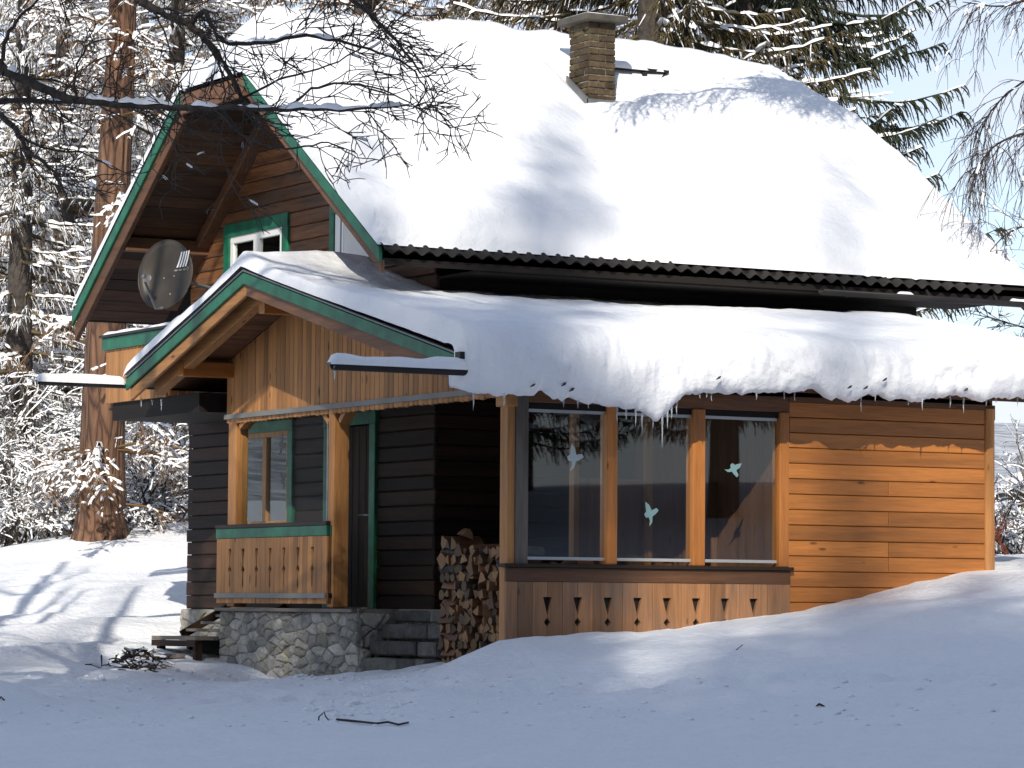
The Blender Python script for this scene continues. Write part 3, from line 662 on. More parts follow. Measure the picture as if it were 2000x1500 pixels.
# posts
def post(x0, x1, y0, y1, z0, z1, mat='pine_z', name='post', parent=None): return MB().box(x0, x1, y0, y1, z0, z1).build(name, mat, parent or ex, bevel=.012)
post(XP+.005, XP+.165, 3.08, 3.28, .0, 2.115)
post(XP+.005, XP+.195, .60, .735, .0, 2.115)
MB().beam((XP+.08, 3.02, 2.03), (XP+.08, 2.86, 2.11), .12, .06).build('post_bracket', 'pine_y', ex)
MB().beam((XP+.1, .80, 1.99), (XP+.1, .95, 2.11), .13, .06).build('post_bracket', 'pine_y', ex)
MB().beam((XP+.1, .54, 1.99), (XP+.1, .40, 2.11), .13, .06).build('post_bracket', 'pine_y', ex)
post(-.9, -.815, YS, YS+.16, -.5, 2.13); post(-.813, -.67, YS-.012, YS+.13, -.5, 2.13, 'grey_z')
MB().box(-.93, -.80, YS-.02, YS+.2, 1.98, 2.10).build('post_bracket', 'pine_y', ex, bevel=.01)
# porch railing
rl = MB().box(XP-.05, XP+.15, .66, 3.49, .88, .925).build('porch_railing', 'sill_x', ex, bevel=.006)
MB().box(XP-.045, XP-.012, .655, 3.48, .77, .879).build('fascia_rail', 'green_paint', rl, bevel=.006)
MB().box(XP-.012, XP+.20, .625, .655, .77, .879).build('fascia_rail', 'green_paint', rl, bevel=.006)
nb = 24; bw = (3.47-.665)/nb
for i in range(nb):
    a = .665+i*bw+.002; b = .665+(i+1)*bw-.002; L_ = (i % 3 == 0 and i > 2 and i < 22); Rr = (i % 3 == 2 and i > 1 and i < 21)
    def edge(x, s):                                   # s=+1: notches cut into the low-y side
        q = [(x, .04), (x, .20), (x+s*.018, .24), (x+s*.010, .37), (x+s*.042, .415), (x+s*.010, .46), (x+s*.014, .53), (x+s*.038, .65), (x, .652), (x, .768)]
        return q
    lft = edge(a, 1) if L_ else [(a, .04), (a, .768)]; rgt = edge(b, -1) if Rr else [(b, .04), (b, .768)]
    MB().poly('x', lft+rgt[::-1], XP-.035, XP-.013).build('railing_board', 'pine_z', rl)
for i in range(2): MB().poly('y', [(XP-.012+i*.105, .04), (XP+.088+i*.105, .04), (XP+.088+i*.105, .768), (XP-.012+i*.105, .768)], .632, .655, .005).build('railing_board', 'brown_z', rl)
MB().box(XP-.06, XP-.036, .66, 3.48, .10, .152).build('trim_strip', 'grey_trim', rl)
MB().box(XP-.03, XP+.2, .61, .631, .10, .152).build('trim_strip', 'black_x', rl)
MB().box(XP-.012, XP+.02, .67, 3.46, .72, .77).build('back_rail', 'brown_y', rl)
# wind screen above the railing with bird stickers
ws = MB().box(XP+.07, XP+.105, .87, .90, .926, 2.11).build('wind_screen', 'zinc', ex)
MB().box(XP+.085, XP+.091, .90, 3.07, .93, 2.07).build('pane', 'clear_glass', ws)
BIRD = [(-.02, .50), (.12, .34), (.18, .10), (.42, .14), (.50, .02), (.30, -.10), (.16, -.14), (.10, -.36), (-.08, -.50), (0, -.30), (-.02, -.14), (-.16, -.12), (-.20, .02), (-.08, .12), (-.06, .32)]
def bird(plane, f, u, v, s, mat, parent, flip=1, rot=0.):
    c, n_ = math.cos(rot), math.sin(rot); P = [(u+s*(flip*a*c-b*n_), v+s*(flip*a*n_+b*c)) for a, b in BIRD]
    o = MB().poly(plane, P, f-.004, f-.001).build('bird_sticker', mat, parent); return o
bird('x', XP+.085, 2.06, 1.80, .26, 'sticker_black', ws, -1, .3)
bird('x', XP+.085, 2.02, 1.40, .22, 'sticker_black', ws, -1, -.5)
# floor, stone base and stone steps
MB().box(XP+.02, -.02, .02, 3.4, -.1, -.012).box(-.40, -.02, -1.46, .019, -.1, -.0125).build('porch_floor', 'grey_y', ex)
MB().box(XP-.05, XP+.1, 0.04, 3.5, -.05, -.012).build('floor_edge', 'grey_y', ex, bevel=.008)
sb = MB().box(XP+.016, -.03, .04, 3.43, -1.2, -.06).build('stone_base', 'mortar', ex)
stones('x', XP+.01, XP+.06, (0.0, 3.46, -1.0, -.055), 110, sb, 5, 2.1)
stones('y', 0.02, .06, (XP+.02, -.1, -.95, -.055), 22, sb, 9)
stp = MB().box(-.42, -.03, -1.48, -.02, -1.0, -.06).build('stone_steps', 'mortar', ex)
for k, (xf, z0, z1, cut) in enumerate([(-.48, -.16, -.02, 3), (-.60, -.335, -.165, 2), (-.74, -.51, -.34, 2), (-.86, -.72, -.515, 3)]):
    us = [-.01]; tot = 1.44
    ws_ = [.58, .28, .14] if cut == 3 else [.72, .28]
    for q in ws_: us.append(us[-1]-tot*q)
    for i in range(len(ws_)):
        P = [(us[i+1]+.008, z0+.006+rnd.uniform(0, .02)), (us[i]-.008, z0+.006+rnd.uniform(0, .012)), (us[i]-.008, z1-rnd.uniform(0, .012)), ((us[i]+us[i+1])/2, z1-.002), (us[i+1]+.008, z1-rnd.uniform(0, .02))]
        MB().poly('x', P, xf-rnd.uniform(0, .03), -.1, .014).build('step_stone', 'step_stone_shaded', stp)
# sunroom front: sill, panel with cut-outs, glazing
SX1 = 2.40
MB().box(-.96, SX1+.02, YS-.075, YS+.12, .41, .445).build('window_sill', 'sill_x', ex, bevel=.006)
MB().box(-.93, SX1, YS-.04, YS+.0, .27, .408).build('apron_board', 'brown_x', ex, bevel=.006)
fp = MB().box(-.9, SX1-.01, YS+.012, YS+.05, -.5, .405).build('front_panel', 'dark_interior', ex)
pitch = .345; x0 = -.93+.16
joints = [-.93]; hs = []
c0 = -.46
for i in range(8): hs.append(c0+i*pitch)
allj = sorted([-.93, -.80, -.63]+[h for h in hs]+[h+pitch/2 for h in hs[:-1]]+[hs[-1]+.17, SX1])
for i in range(len(allj)-1):
    a, b = allj[i]+.002, allj[i+1]-.002
    def edge(x, s): return [(x, -.6), (x, -.17), (x+s*.036, -.125), (x, -.08), (x, -.055), (x+s*.048, .12), (x, .122), (x, .268)]
    l_ = edge(a, 1) if any(abs(allj[i]-h) < 1e-6 for h in hs) else [(a, -.6), (a, .268)]
    r_ = edge(b, -1) if any(abs(allj[i+1]-h) < 1e-6 for h in hs) else [(b, -.6), (b, .268)]
    MB().poly('y', l_+r_[::-1], YS-.03-rnd.uniform(0, .003), YS+.003).build('panel_board', 'panel_z', fp)
tp = MB().box(-.9, XE, YS+.004, YS+.15, 2.03, 2.19).build('top_plate', 'brown_x', ex, bevel=.008)
MB().box(-.665, SX1-.02, YS+.02, YS+.1, 1.965, 2.029).build('head_rail', 'black_x', ex)
PX = [(-.67, .235), (.345, 1.245), (1.38, 2.275)]
for a, b in ((.225, .35), (1.235, 1.385)): post(a, b, YS-.012, YS+.13, .445, 2.03, 'larch_z', 'mullion_post')
post(2.285, 2.40, YS-.012, YS+.14, .445, 2.03, 'larch_z', 'mullion_post')
for i, (a, b) in enumerate(PX):
    w_ = MB().box(a, b, YS+.03, YS+.055, .485, .515).box(a, b, YS+.03, YS+.055, 1.935, 1.965).build('sunroom_window', 'alu', ex)
    MB().box(a+.002, b-.002, YS+.040, YS+.046, .51, 1.94).build('pane', 'glass', w_)
    if i == 0: bird('y', YS+.04, -.15, 1.50, .27, 'sticker_white', w_)
    if i == 1: bird('y', YS+.04, .74, .96, .25, 'sticker_pale', w_, 1, .25)
    if i == 2: bird('y', YS+.04, 1.75, 1.45, .22, 'sticker_pale', w_, 1, -1.2)
# larch-clad wall
cw = MB().box(SX1+.01, XE-.02, YS+.035, YS+.09, -.5, 2.10).build('clad_wall', 'dark_interior', ex)
zb = 1.985; k = 0
while zb > -.6:
    segs = [(SX1+.004, 4.895)] if k not in (7, 9, 10) else [(SX1+.004, 3.65), (3.655, 4.895)]
    if k == 5: segs = [(SX1+.004, 3.65), (3.655, 4.895)]
    for a, b in segs:
        MB().poly('y', [(a, zb+.001), (b, zb+.001), (b, zb+.153), (a, zb+.153)], YS-rnd.uniform(0, .003), YS+.033, .007).build('cladding_board', 'larch_x', cw)
    zb -= .158; k += 1
MB().box(SX1+.004, 4.9, YS-.006, YS+.03, 2.14, 2.19).build('cladding_board', 'brown_x', cw)
MB().tube([(4.965, YS+.035, -.6), (4.965, YS+.03, .8), (4.967, YS+.032, 2.15)], [.068, .066, .064], 14).build('corner_post', 'pine_z', ex, True)
MB().box(XE-.05, XE-.005, YS+.1, -.02, -.5, 2.95).build('end_wall', 'brown_y', ex)
MB().slab([(XE-.045, YS+.05, ezr(YS+.05)-.1), (XE-.006, YS+.05, ezr(YS+.05)-.1), (XE-.006, -.02, ezr(0)-.1), (XE-.045, -.02, ezr(0)-.1)], .4).build('end_wall_head', 'brown_y', ex)
# eave fascia and soffit
MB().box(ERX+.1, 5.7, -3.72, -3.685, ezr(-3.72)-.22, ezr(-3.72)-.045).build('eave_fascia', 'brown_x', ex)
MB().slab([(XP, -3.68, ezr(-3.68)-.17), (5.7, -3.68, ezr(-3.68)-.17), (5.7, YS+.1, ezr(YS+.1)-.17), (XP, YS+.1, ezr(YS+.1)-.17)], .02).build('eave_soffit', 'brown_x', ex)
# sunroom interior
MB().box(-.12, XE-.06, YS+.13, -.1, -.12, -.05).build('sunroom_floor', 'grey_x', ex)
MB().box(.62, 2.34, -1.95, -1.90, -.05, 1.35).build('partition', 'brown_z', ex)
MB().box(1.42, 1.50, -2.02, -1.951, -.05, 2.6).build('post', 'pine_z', ex)
MB().box(.56, .62, -2.0, -1.90, -.05, 2.6).build('post', 'pine_z', ex)
MB().box(2.34, 2.39, YS+.15, -.3, -.05, 2.2).build('partition', 'brown_z', ex)
# gutters with their long spouts, capped with snow
gr = gutter('gutter', -3.12, 1.2, -3.80, 2.275, ex, .062, .0); gl = gutter('gutter', -2.78, -.1, 4.33, 2.555, ex, .055)
snow_cap(-3.16, -1.68, -3.80, 2.285, .072, .085, gr, 12); snow_cap(-2.82, -1.72, 4.33, 2.56, .065, .075, gl, 15)
MB().box(-1.79, -1.69, -3.84, -3.74, 2.37, 2.44).build('gutter_end', 'gutter', ex)
for i, x_ in enumerate((-1.66, -1.2, -.4, .5)): MB().beam((x_, -3.80, 2.21), (x_, -3.71, 2.34), .03, .015).build('hanger', 'gutter', gr)

# ------------------------------------------------------------------ snow on the roofs
def rounded(d, w): t = np.clip(d/w, 0, 1); return np.sqrt(np.maximum(0, 1-(1-t)**2))
def dens(lo, hi, step, edge=.35):
    a = lo; o = [lo]
    while a < hi:
        d = min(a-lo, hi-a); s = step*(.12+.88*min(1, d/edge)) if d < edge else step
        a += max(s, .006); o.append(min(a, hi))
    return np.array(sorted(set(o)))
xs = dens(RX0-.01, RX1+.01, .06); ysn = dens(EY+.02, EYL-.02, .06)
X, Y = np.meshgrid(xs, ysn, indexing='ij')
zr_ = np.minimum(np.minimum(zright(Y), zleft(Y)), np.minimum(HC+(X-RX0)*HS, HC+(RX1-X)*HS))
nz_ = fbm(X*.8, Y*.8, 3, 60)
ed = EY+.035+.006*vnoise(X*9, X*0, 62)
soft = .33+.05*nz_+.020*fbm(X*4, Y*4, 4, 63)+.04*vnoise(X*2.2, Y*.9, 64)+.02*np.maximum(0, vnoise(X*1.3+Y*.3, Y*4.2, 65))
soft = np.where(Y > RY, soft*(.62-.12*np.clip((Y-RY)/3, 0, 1)), soft)
soft = soft*(1+.10*np.clip((1.2-Y)/2, 0, 1))                                   # creeping down towards the eave
soft = soft+.05*np.exp(-((Y-RY)/.35)**2); soft = soft*(1-.5*np.clip((X-5.4)/1.7, 0, 1))
chd = np.maximum(np.maximum(CX0-X, X-CX1), np.maximum(CY0-Y, Y-CY1)); soft = soft*(1-.62*np.exp(-np.maximum(chd, 0)**2/.03))
soft = soft-.10*np.exp(-((X-4.0)/.45)**2-((Y-2.5)/.16)**2)
e = rounded(Y-ed, .30)*rounded(EYL-Y, .12)*rounded(X-RX0+.01, np.where(Y > RY, .05, .14))*rounded(RX1+.01-X, .10)
zs = zr_+.05+(soft-.015)*e
pit = (vnoise(X*7.1, Y*7.1, 66) > .66) & (Y < 1.6) & (vnoise(X*.9, Y*.9, 67) > -.1); zs = zs-np.where(pit, .014, 0)

tag(link_mesh('roof_snow', np.stack([X, Y, zs], -1).reshape(-1, 3), grid_faces(len(xs), len(ysn)), 'snow', smooth=True),
    'thick smooth snow blanket lying on the steep main roof of the chalet', 'snow', kind='stuff')
# extension snow: a sheet that rolls over the eave as a heavy lip
LIPX = [-1.82, -1.65, -1.2, -.95, -.86, -.74, -.34, -.05, .25, .48, .58, .66, .74, .89, 1.32, 1.74, 2.02, 2.24, 2.4, 2.49, 2.68, 2.99, 3.3, 3.63, 3.96, 4.4, 4.88, 5.5, 5.9]
LIPZ = [2.10, 2.06, 2.03, 2.07, 2.12, 2.02, 2.01, 1.97, 1.93, 1.87, 1.93, 2.02, 2.1, 2.16, 2.16, 2.16, 2.2, 2.24, 2.19, 2.14, 2.12, 2.21, 2.16, 2.18, 2.23, 2.2, 2.25, 2.27, 2.3]
xs = np.unique(np.round(np.r_[ERX-.024, ERX-.022, ERX-.018, ERX-.01, ERX, ERX+.012, np.arange(-1.725, 0, .025), np.arange(0, 5.84, .025), 5.845, 5.855], 4))
i0 = int(np.argmin(abs(xs)))
ytop = np.r_[np.linspace(-.02, -3.0, 48), np.linspace(-3.06, -3.5, 10)]
def esnow(x, y):
    zz = np.where(y > ERY, ezl(y), ezr(y)); t = .155+.02*fbm(x*1.3, y*1.3, 3, 70)
    t = t+.15*np.clip((-y-.6)/2.6, 0, 1)                                       # thickens towards the eave
    t = t+.05*np.exp(-((y-1.1)/.3)**2)+.06*np.exp(-((x+.75)/.5)**2-((y-1.2)/.5)**2)
    t = t+.10*np.exp(-((x-4.9)/1.0)**2)*np.clip(-y/1.5, 0, 1)
    t = np.where((x > -.3) & (y > -.9), t*(.45+.55*np.clip((-y)/.9, 0, 1)), t)
    t = t+.008*fbm(x*6, y*6, 2, 73)-np.where((vnoise(x*6.3, y*6.3, 74) > .62) & (y < -.4), .012, 0)
    e = rounded(x-(ERX-.025), np.where(y > ERY, .035, .05))*rounded(5.86-x, .5)*rounded(4.30-y, .12)
    e = np.where(x > 0, e*rounded(.12-y, .1), e)
    return zz+.01+np.maximum(t, .02)*e
rows = [(ytop[k]+0*xs, esnow(xs, ytop[k]+0*xs)) for k in range(len(ytop))]
zl_ = np.interp(xs, LIPX, LIPZ)+.02*vnoise(xs*9, xs*0, 75)+.016*vnoise(xs*23, xs*0, 76)
ext = rounded(xs-(ERX-.025), .16)*rounded(5.86-xs, .5)
zt_ = rows[-1][1]; yo = -3.5; bul = (.46+.05*vnoise(xs*1.7, xs*0, 77))*(.35+.65*ext)
lip_h = np.maximum(zt_-zl_, .05)
_kx = np.exp(-((xs[:, None]-xs[None])/.30)**2); lip_s = (_kx*lip_h[None]).sum(1)/_kx.sum(1); lip_s = lip_s*np.clip(ext*1.2, .2, 1)
for k, (a, b) in enumerate([(.25, .012), (.47, .045), (.66, .11), (.80, .19), (.91, .29), (.975, .40), (1.0, .52), (.985, .64), (.95, .75), (.90, .85), (.83, .93), (.74, .98), (.62, 1.0), (.52, .97), (.46, .9)]):
    j = .030*fbm(xs*2.3, xs*0+b*2.6, 3, 80)+.020*fbm(xs*7.5+b*2, xs*0+b*6, 3, 88)*np.sin(min(1, b)*math.pi)+.016*vnoise(xs*10, xs*0+b*8, 82)*np.sin(b*math.pi)+.008*vnoise(xs*27, xs*0+b*19, 84)
    rows.append((yo-bul*a-j*np.sin(min(1, b)*math.pi)*1.3, zt_-b*(lip_s*(1-b**4)+lip_h*b**4)+(0 if b < .9 else .012*vnoise(xs*17, xs*0+a*8, 83))))
NV = len(rows); G = np.zeros((len(xs), NV, 3))
for j, (y_, z_) in enumerate(rows): G[:, j, 0] = xs; G[:, j, 1] = y_; G[:, j, 2] = z_
V = G.reshape(-1, 3); F = grid_faces(len(xs), NV)
yb = np.r_[4.295, 4.27, 4.22, np.linspace(4.15, ERY+.3, 26), np.linspace(ERY+.24, ERY-.24, 12), np.linspace(ERY-.3, .04, 10)]
G2 = np.zeros((i0+1, len(yb), 3))
for j, y_ in enumerate(yb): G2[:, j, 0] = xs[:i0+1]; G2[:, j, 1] = y_; G2[:, j, 2] = esnow(xs[:i0+1], y_+0*xs[:i0+1])
base = len(V); V = np.r_[V, G2.reshape(-1, 3)]; F2 = grid_faces(i0+1, len(yb))+base
i = np.arange(i0); nb_ = len(yb)
F3 = np.stack([base+i*nb_+nb_-1, base+(i+1)*nb_+nb_-1, (i+1)*NV, i*NV], -1)
tag(link_mesh('eave_snow', V, np.r_[F, F2, F3], 'snow', smooth=True), 'snow on the low porch and sunroom roof, rolling over the eave as a heavy lip', 'snow', kind='stuff')
# icicles
ICE = [(-1.60, .17), (-1.3, .12), (-.60, .06), (-.48, .07), (-.33, .06), (.02, .13), (.09, .10), (.19, .15), (.27, .18), (.43, .10), (.50, .30), (.56, .14), (.61, .09), (.68, .12), (.95, .07), (1.03, .06), (1.1, .09), (1.6, .06), (1.95, .07), (2.08, .10), (2.9, .16), (3.03, .07), (3.5, .06), (3.62, .12), (3.68, .08), (4.02, .12), (4.2, .16), (4.45, .07), (4.9, .11), (4.62, .05)]
for i, (x_, l_) in enumerate(ICE):
    zt = float(np.interp(x_, LIPX, LIPZ))+.05; y_ = -3.78+rnd.uniform(-.06, .05); bx = rnd.uniform(-.004, .004)
    o = MB().tube([(x_, y_, zt), (x_+bx, y_, zt-.04), (x_-bx, y_, zt-.05-l_*.5), (x_+bx, y_, zt-.05-l_)], [.014, .010, .006, .001], 7).build('icicle', 'ice', None, True)
    lab = ('thin clear icicle hanging from the porch end of the eave snow' if x_ < -1 else 'longest icicle, below the lowest bulge of the eave snow' if l_ == .30 else
           'short icicle under the eave snow above the sunroom glass' if x_ < 2.2 else 'thin icicle under the eave snow above the orange clad wall')
    lab = lab.replace('icicle', 'icicle, %s from the left,' % nth(i+1), 1) if l_ != .30 else lab
    tag(o, lab, 'icicle', 'icicles along the sunroom eave')
for i, (x_, y_, zt, l_) in enumerate([(-1.62, 4.1, 2.38, .1), (-1.55, 3.95, 2.36, .07), (-1.5, 3.8, 2.36, .14), (-3.1, -3.8, 2.25, .16)]):
    o = MB().tube([(x_, y_, zt), (x_, y_, zt-l_*.5), (x_, y_, zt-l_)], [.012, .007, .001], 7).build('icicle', 'ice', None, True)
    tag(o, 'icicle at the tip of the gutter spout over the porch gable' if i == 3 else '%s small icicle below the lower left end of the porch roof' % nth(i+1), 'icicle', 'icicles below the porch gutters')

for i, (x_, u_) in enumerate([(-1.05, .82), (-.72, .70), (-.62, .80), (1.05, .72), (2.62, .72), (2.83, .80), (3.05, .68), (4.1, .86)]):
    zt = float(np.interp(x_, LIPX, LIPZ)); zz = zt+(1-u_)*.45; y_ = float(np.interp(u_, [.5, .75, .93, 1], [-3.98, -3.95, -3.90, -3.82]))-.012
    o = MB().tube([(x_-.03, y_, zz-.012), (x_, y_-.012, zz+.008), (x_+.028, y_, zz+.018+.01*rnd.random())], [.004, .013, .003], 6).build('leaf_scrap', 'twig', None, True)
    tag(o, 'dark leaf scrap stuck in the eave snow, %s from the left' % nth(i+1), 'leaf', 'leaf scraps in the eave snow')
# ------------------------------------------------------------------ satellite dish
dc = Vector(CAM)+Vector(ray(333, 540))*((-1.02-CAM[0])/ray(333, 540)[0])
sd = thing('satellite_dish', (dc.x, dc.y, dc.z), 'grey-brown round satellite dish with white stripe marks under the gable eave', 'satellite dish')
nrm = Vector((-.86, -.50, .12)).normalized(); sx = -(nrm.cross(Vector((0, 0, 1))).normalized()); sy = nrm.cross(sx)
def dp(u, v, h=0.0): return tuple(dc+sx*u+sy*v+nrm*(h+.11*(u*u+v*v)/(.4*.4)))
V = [dp(0, 0)]; F = []; nr, na = 8, 40
for i in range(1, nr+1):
    for j in range(na): a = 2*math.pi*j/na; r_ = i/nr; V.append(dp(.385*r_*math.cos(a), .41*r_*math.sin(a)))
for j in range(na): F.append((0, 1+j, 1+(j+1) % na))
for i in range(nr-1):
    for j in range(na): F.append((1+i*na+j, 1+(i+1)*na+j, 1+(i+1)*na+(j+1) % na, 1+i*na+(j+1) % na))
o = link_mesh('reflector', V, F, 'dish', sd, True); md = o.modifiers.new('rim', 'SOLIDIFY'); md.thickness = .01; md.offset = 0
MB().tube([dp(.387*math.cos(2*math.pi*j/48), .412*math.sin(2*math.pi*j/48)) for j in range(49)], .007, 6, False).build('rim', 'dish', sd, True)
for k in range(4):
    u0 = .10+k*.047; V = []
    for i in range(7):
        v = .05+.17*i/6; uu = u0+(v-.05)*.55
        V += [dp(uu, v+.045, .022), dp(uu+.028, v+.045, .022)]
    link_mesh('stripe_mark', V, [(2*i, 2*i+1, 2*i+3, 2*i+2) for i in range(6)], 'dish_mark', sd)
V = []
for i in range(12): V += [dp(.07+.19*i/11, .052, .022), dp(.07+.19*i/11, .072, .022)]
link_mesh('faint_mark', V, [(2*i, 2*i+1, 2*i+3, 2*i+2) for i in range(11) if i not in (3, 7)], 'dish_faint', sd)
V = []
for i in range(17): a = 2*math.pi*i/16; V += [dp(.30+.012*math.cos(a), .065+.015*math.sin(a), .022), dp(.30+.019*math.cos(a), .065+.023*math.sin(a), .022)]
link_mesh('ring_mark', V, [(2*i, 2*i+1, 2*i+3, 2*i+2) for i in range(16)], 'dish_faint', sd)
arm0 = Vector(dp(0, -.40)); lnb = dc+nrm*.46-sy*.10-sx*.02
MB().tube([arm0, arm0+nrm*.12-sy*.03, lnb-sy*.06], .016, 8).build('feed_arm', 'zinc', sd, True)
MB().tube([lnb+nrm*.05, lnb-nrm*.0, lnb-nrm*.02, lnb-nrm*.07], [.022, .03, .038, .036], 12).build('receiver', 'alu', sd, True)
MB().tube([dc-nrm*.03, dc-nrm*.12, (-.25, dc.y+.05, dc.z-.15), (.0, dc.y+.05, dc.z-.15)], .022, 8).build('mount', 'zinc', sd, True)
for u, v in ((-.08, -.02), (.06, 0), (.05, -.22)): MB().tube([dp(u, v, .002), dp(u, v, .012)], .008, 8).build('bolt', 'alu', sd)

# ------------------------------------------------------------------ firewood
def log_mesh(kind, seed):
    r_ = random.Random(seed); n = {'tri': 3, 'quad': 4, 'round': 9}[kind]; P = []
    if kind == 'tri': P = [(-.055, -.04), (.06, -.035), (.03, .02), (0.0, .055), (-.035, .02)]
    elif kind == 'quad': P = [(-.06, -.04), (.055, -.045), (.06, .03), (-.01, .05), (-.055, .03)]
    else: P = [(.05*math.cos(2*math.pi*j/9), .045*math.sin(2*math.pi*j/9)) for j in range(9)]
    P = [(a*r_.uniform(.85, 1.15), b*r_.uniform(.85, 1.15)) for a, b in P]; n = len(P)
    V = [(-.165, a, b) for a, b in P]+[(.165, a*r_.uniform(.92, 1.06), b*r_.uniform(.92, 1.06)) for a, b in P]
    F = [tuple(range(n-1, -1, -1)), tuple(range(n, 2*n))]+[(i, (i+1) % n, n+(i+1) % n, n+i) for i in range(n)]
    me = bpy.data.meshes.new('firewood_log'); me.from_pydata(V, [], F); me.materials.append(MAT['log_end']); me.materials.append(MAT['log_side']); me.materials.append(MAT['bark_dark'])
    for i, p in enumerate(me.polygons): p.material_index = 0 if i < 2 else (2 if (i-2) in ((n-1,) if kind != 'round' else range(9)) else 1)
    return me
wood('log_end', (.17, .09, .036), 'x', vary=.75, grain=.4, knots=.2); wood('log_side', (.15, .065, .028), 'x', vary=.5, grain=.6, knots=.2)
LM = [log_mesh(k, i) for i, k in enumerate(['tri', 'tri', 'tri', 'quad', 'quad', 'tri', 'round'])]
def put_log(p, rz, roll, lab):
    o = bpy.data.objects.new('firewood_log', LM[rnd.randrange(len(LM))]); COL.objects.link(o)
    o.location = p; sc_ = rnd.uniform(.75, 1.35); o.scale = (1, sc_, sc_*rnd.uniform(.85, 1.1)); o.rotation_euler = (roll, rnd.uniform(-.06, .06), rz+rnd.uniform(-.08, .08)); tag(o, lab, 'firewood', 'split logs of the firewood stack')
z = -.62; k = 0
while z < .70:
    if k % 2 == 0:                                   # left end: two long logs side on
        for q, xk in enumerate((-.68, -.50)): put_log((xk, -1.70+rnd.uniform(-.03, .03), z), math.pi/2, rnd.uniform(-.3, .3), '%s side-on log in the %s layer, left end of firewood stack' % (('front', 'rear')[q], nth(k+1)))
    else:
        for q, yk in enumerate((-1.59, -1.70, -1.81)): put_log((-.58+rnd.uniform(-.02, .02), yk, z), 0, rnd.uniform(0, 6.3), '%s crosswise log in the %s layer, left end of firewood stack' % (nth(q+1), nth(k+1)))
    y_ = -1.93+rnd.uniform(-.02, .02)
    top = .52 if k % 3 else .6
    if z < .58:
        q = 0
        while y_ > -3.06:
            q += 1
            put_log((-.58+rnd.uniform(-.05, .03), y_, z+rnd.uniform(-.012, .012)), rnd.choice((0, 0, 0, math.pi, .35, -.4)), rnd.uniform(0, 6.3), 'pale-ended log, %s from the left in the %s layer of the firewood stack' % (nth(q), nth(k+1))); y_ -= rnd.uniform(.09, .13)
    z += .085; k += 1
put_log((-.62, -1.85, .76), math.pi/2*.8, .3, 'long split log lying on top of the firewood stack')
for i in range(14): put_log((rnd.uniform(-.25, .2), -2.55+rnd.uniform(-.4, .3), .36+rnd.uniform(0, .1)), rnd.uniform(0, 3), rnd.uniform(0, 6), 'split log in the firewood heap behind the sunroom glass, %s laid' % nth(i+1))
tag(MB().box(-.3, .3, -3.0, -1.9, -.05, .32).build('wood_crate', 'brown_x', None, bevel=.01), 'low wooden crate holding firewood behind the sunroom glass', 'crate')
tag(MB().box(-.80, -.72, -3.1, -2.98, -.6, .02).build('stake', 'grey_z', None, bevel=.01), 'short pale stake standing in the snow by the firewood', 'stake')

# ------------------------------------------------------------------ wooden side steps, brush pile, sticks
st = thing('wooden_steps', (-.9, 4.3, -.75), 'weathered grey wooden steps with landing left of the stone porch base', 'steps')
for i in range(4): MB().box(-.62+i*.15, -.44+i*.15, 3.55, 5.0-.09*i, -.295+i*.085, -.262+i*.085).build('tread', 'grey_y', st, bevel=.004)
for y_ in (3.52, 5.03): MB().beam((-.66, y_, -.34), (-.02, y_, .0), .035, .1).build('stringer', 'dark_x', st)
MB().box(-.10, -.06, 3.55, 4.98, -.5, -.03).build('riser_board', 'black_y', st)
for i in range(2): MB().box(-1.18+i*.26, -.94+i*.26, 3.5, 4.72, -.385, -.345).build('landing_plank', 'grey_y', st, bevel=.004)
MB().box(-1.18, -1.15, 3.5, 4.72, -.46, -.388).build('apron', 'dark_y', st)
for y_ in (3.6, 4.62):
    MB().box(-1.14, -1.06, y_-.04, y_+.04, -1.0, -.388).build('leg', 'dark_z', st); MB().box(-.76, -.70, y_-.04, y_+.04, -1.0, -.388).build('leg', 'dark_z', st)
MB().box(-.69, -.67, 3.5, 4.72, -1., -.388).build('back_board', 'black_y', st)
MB().slab([(-1.66, 3.6, -.565), (-1.25, 3.6, -.54), (-1.25, 4.55, -.54), (-1.66, 4.55, -.565)], .04).build('tread', 'grey_y', st)
for y_ in (3.68, 4.48): MB().box(-1.55, -1.3, y_-.03, y_+.03, -1., -.606).build('leg', 'dark_z', st)

# segment-cloud meshes (twigs) -----------------------------------------------------------
def seg_tubes(P0, P1, r0, r1, n=3):
    P0 = np.asarray(P0, float); P1 = np.asarray(P1, float); d = P1-P0; d /= np.linalg.norm(d, axis=1, keepdims=True)+1e-9
    ref = np.where(np.abs(d[:, 2:3]) < .9, np.array([[0, 0, 1.]]), np.array([[1., 0, 0]])); a = np.cross(d, ref); a /= np.linalg.norm(a, axis=1, keepdims=True)+1e-9; b = np.cross(d, a)
    ths = 2*math.pi*np.arange(n)/n; c, s = np.cos(ths), np.sin(ths)
    ring = a[:, None]*c[None, :, None]+b[:, None]*s[None, :, None]
    V = np.concatenate([P0[:, None]+ring*np.asarray(r0, float)[:, None, None], P1[:, None]+ring*np.asarray(r1, float)[:, None, None]], 1)
    m = len(P0); base = (np.arange(m)*2*n)[:, None]; j = np.arange(n); j2 = (j+1) % n
    F = np.stack([base+j, base+j2, base+n+j2, base+n+j], -1).reshape(-1, 4)
    return V.reshape(-1, 3), F
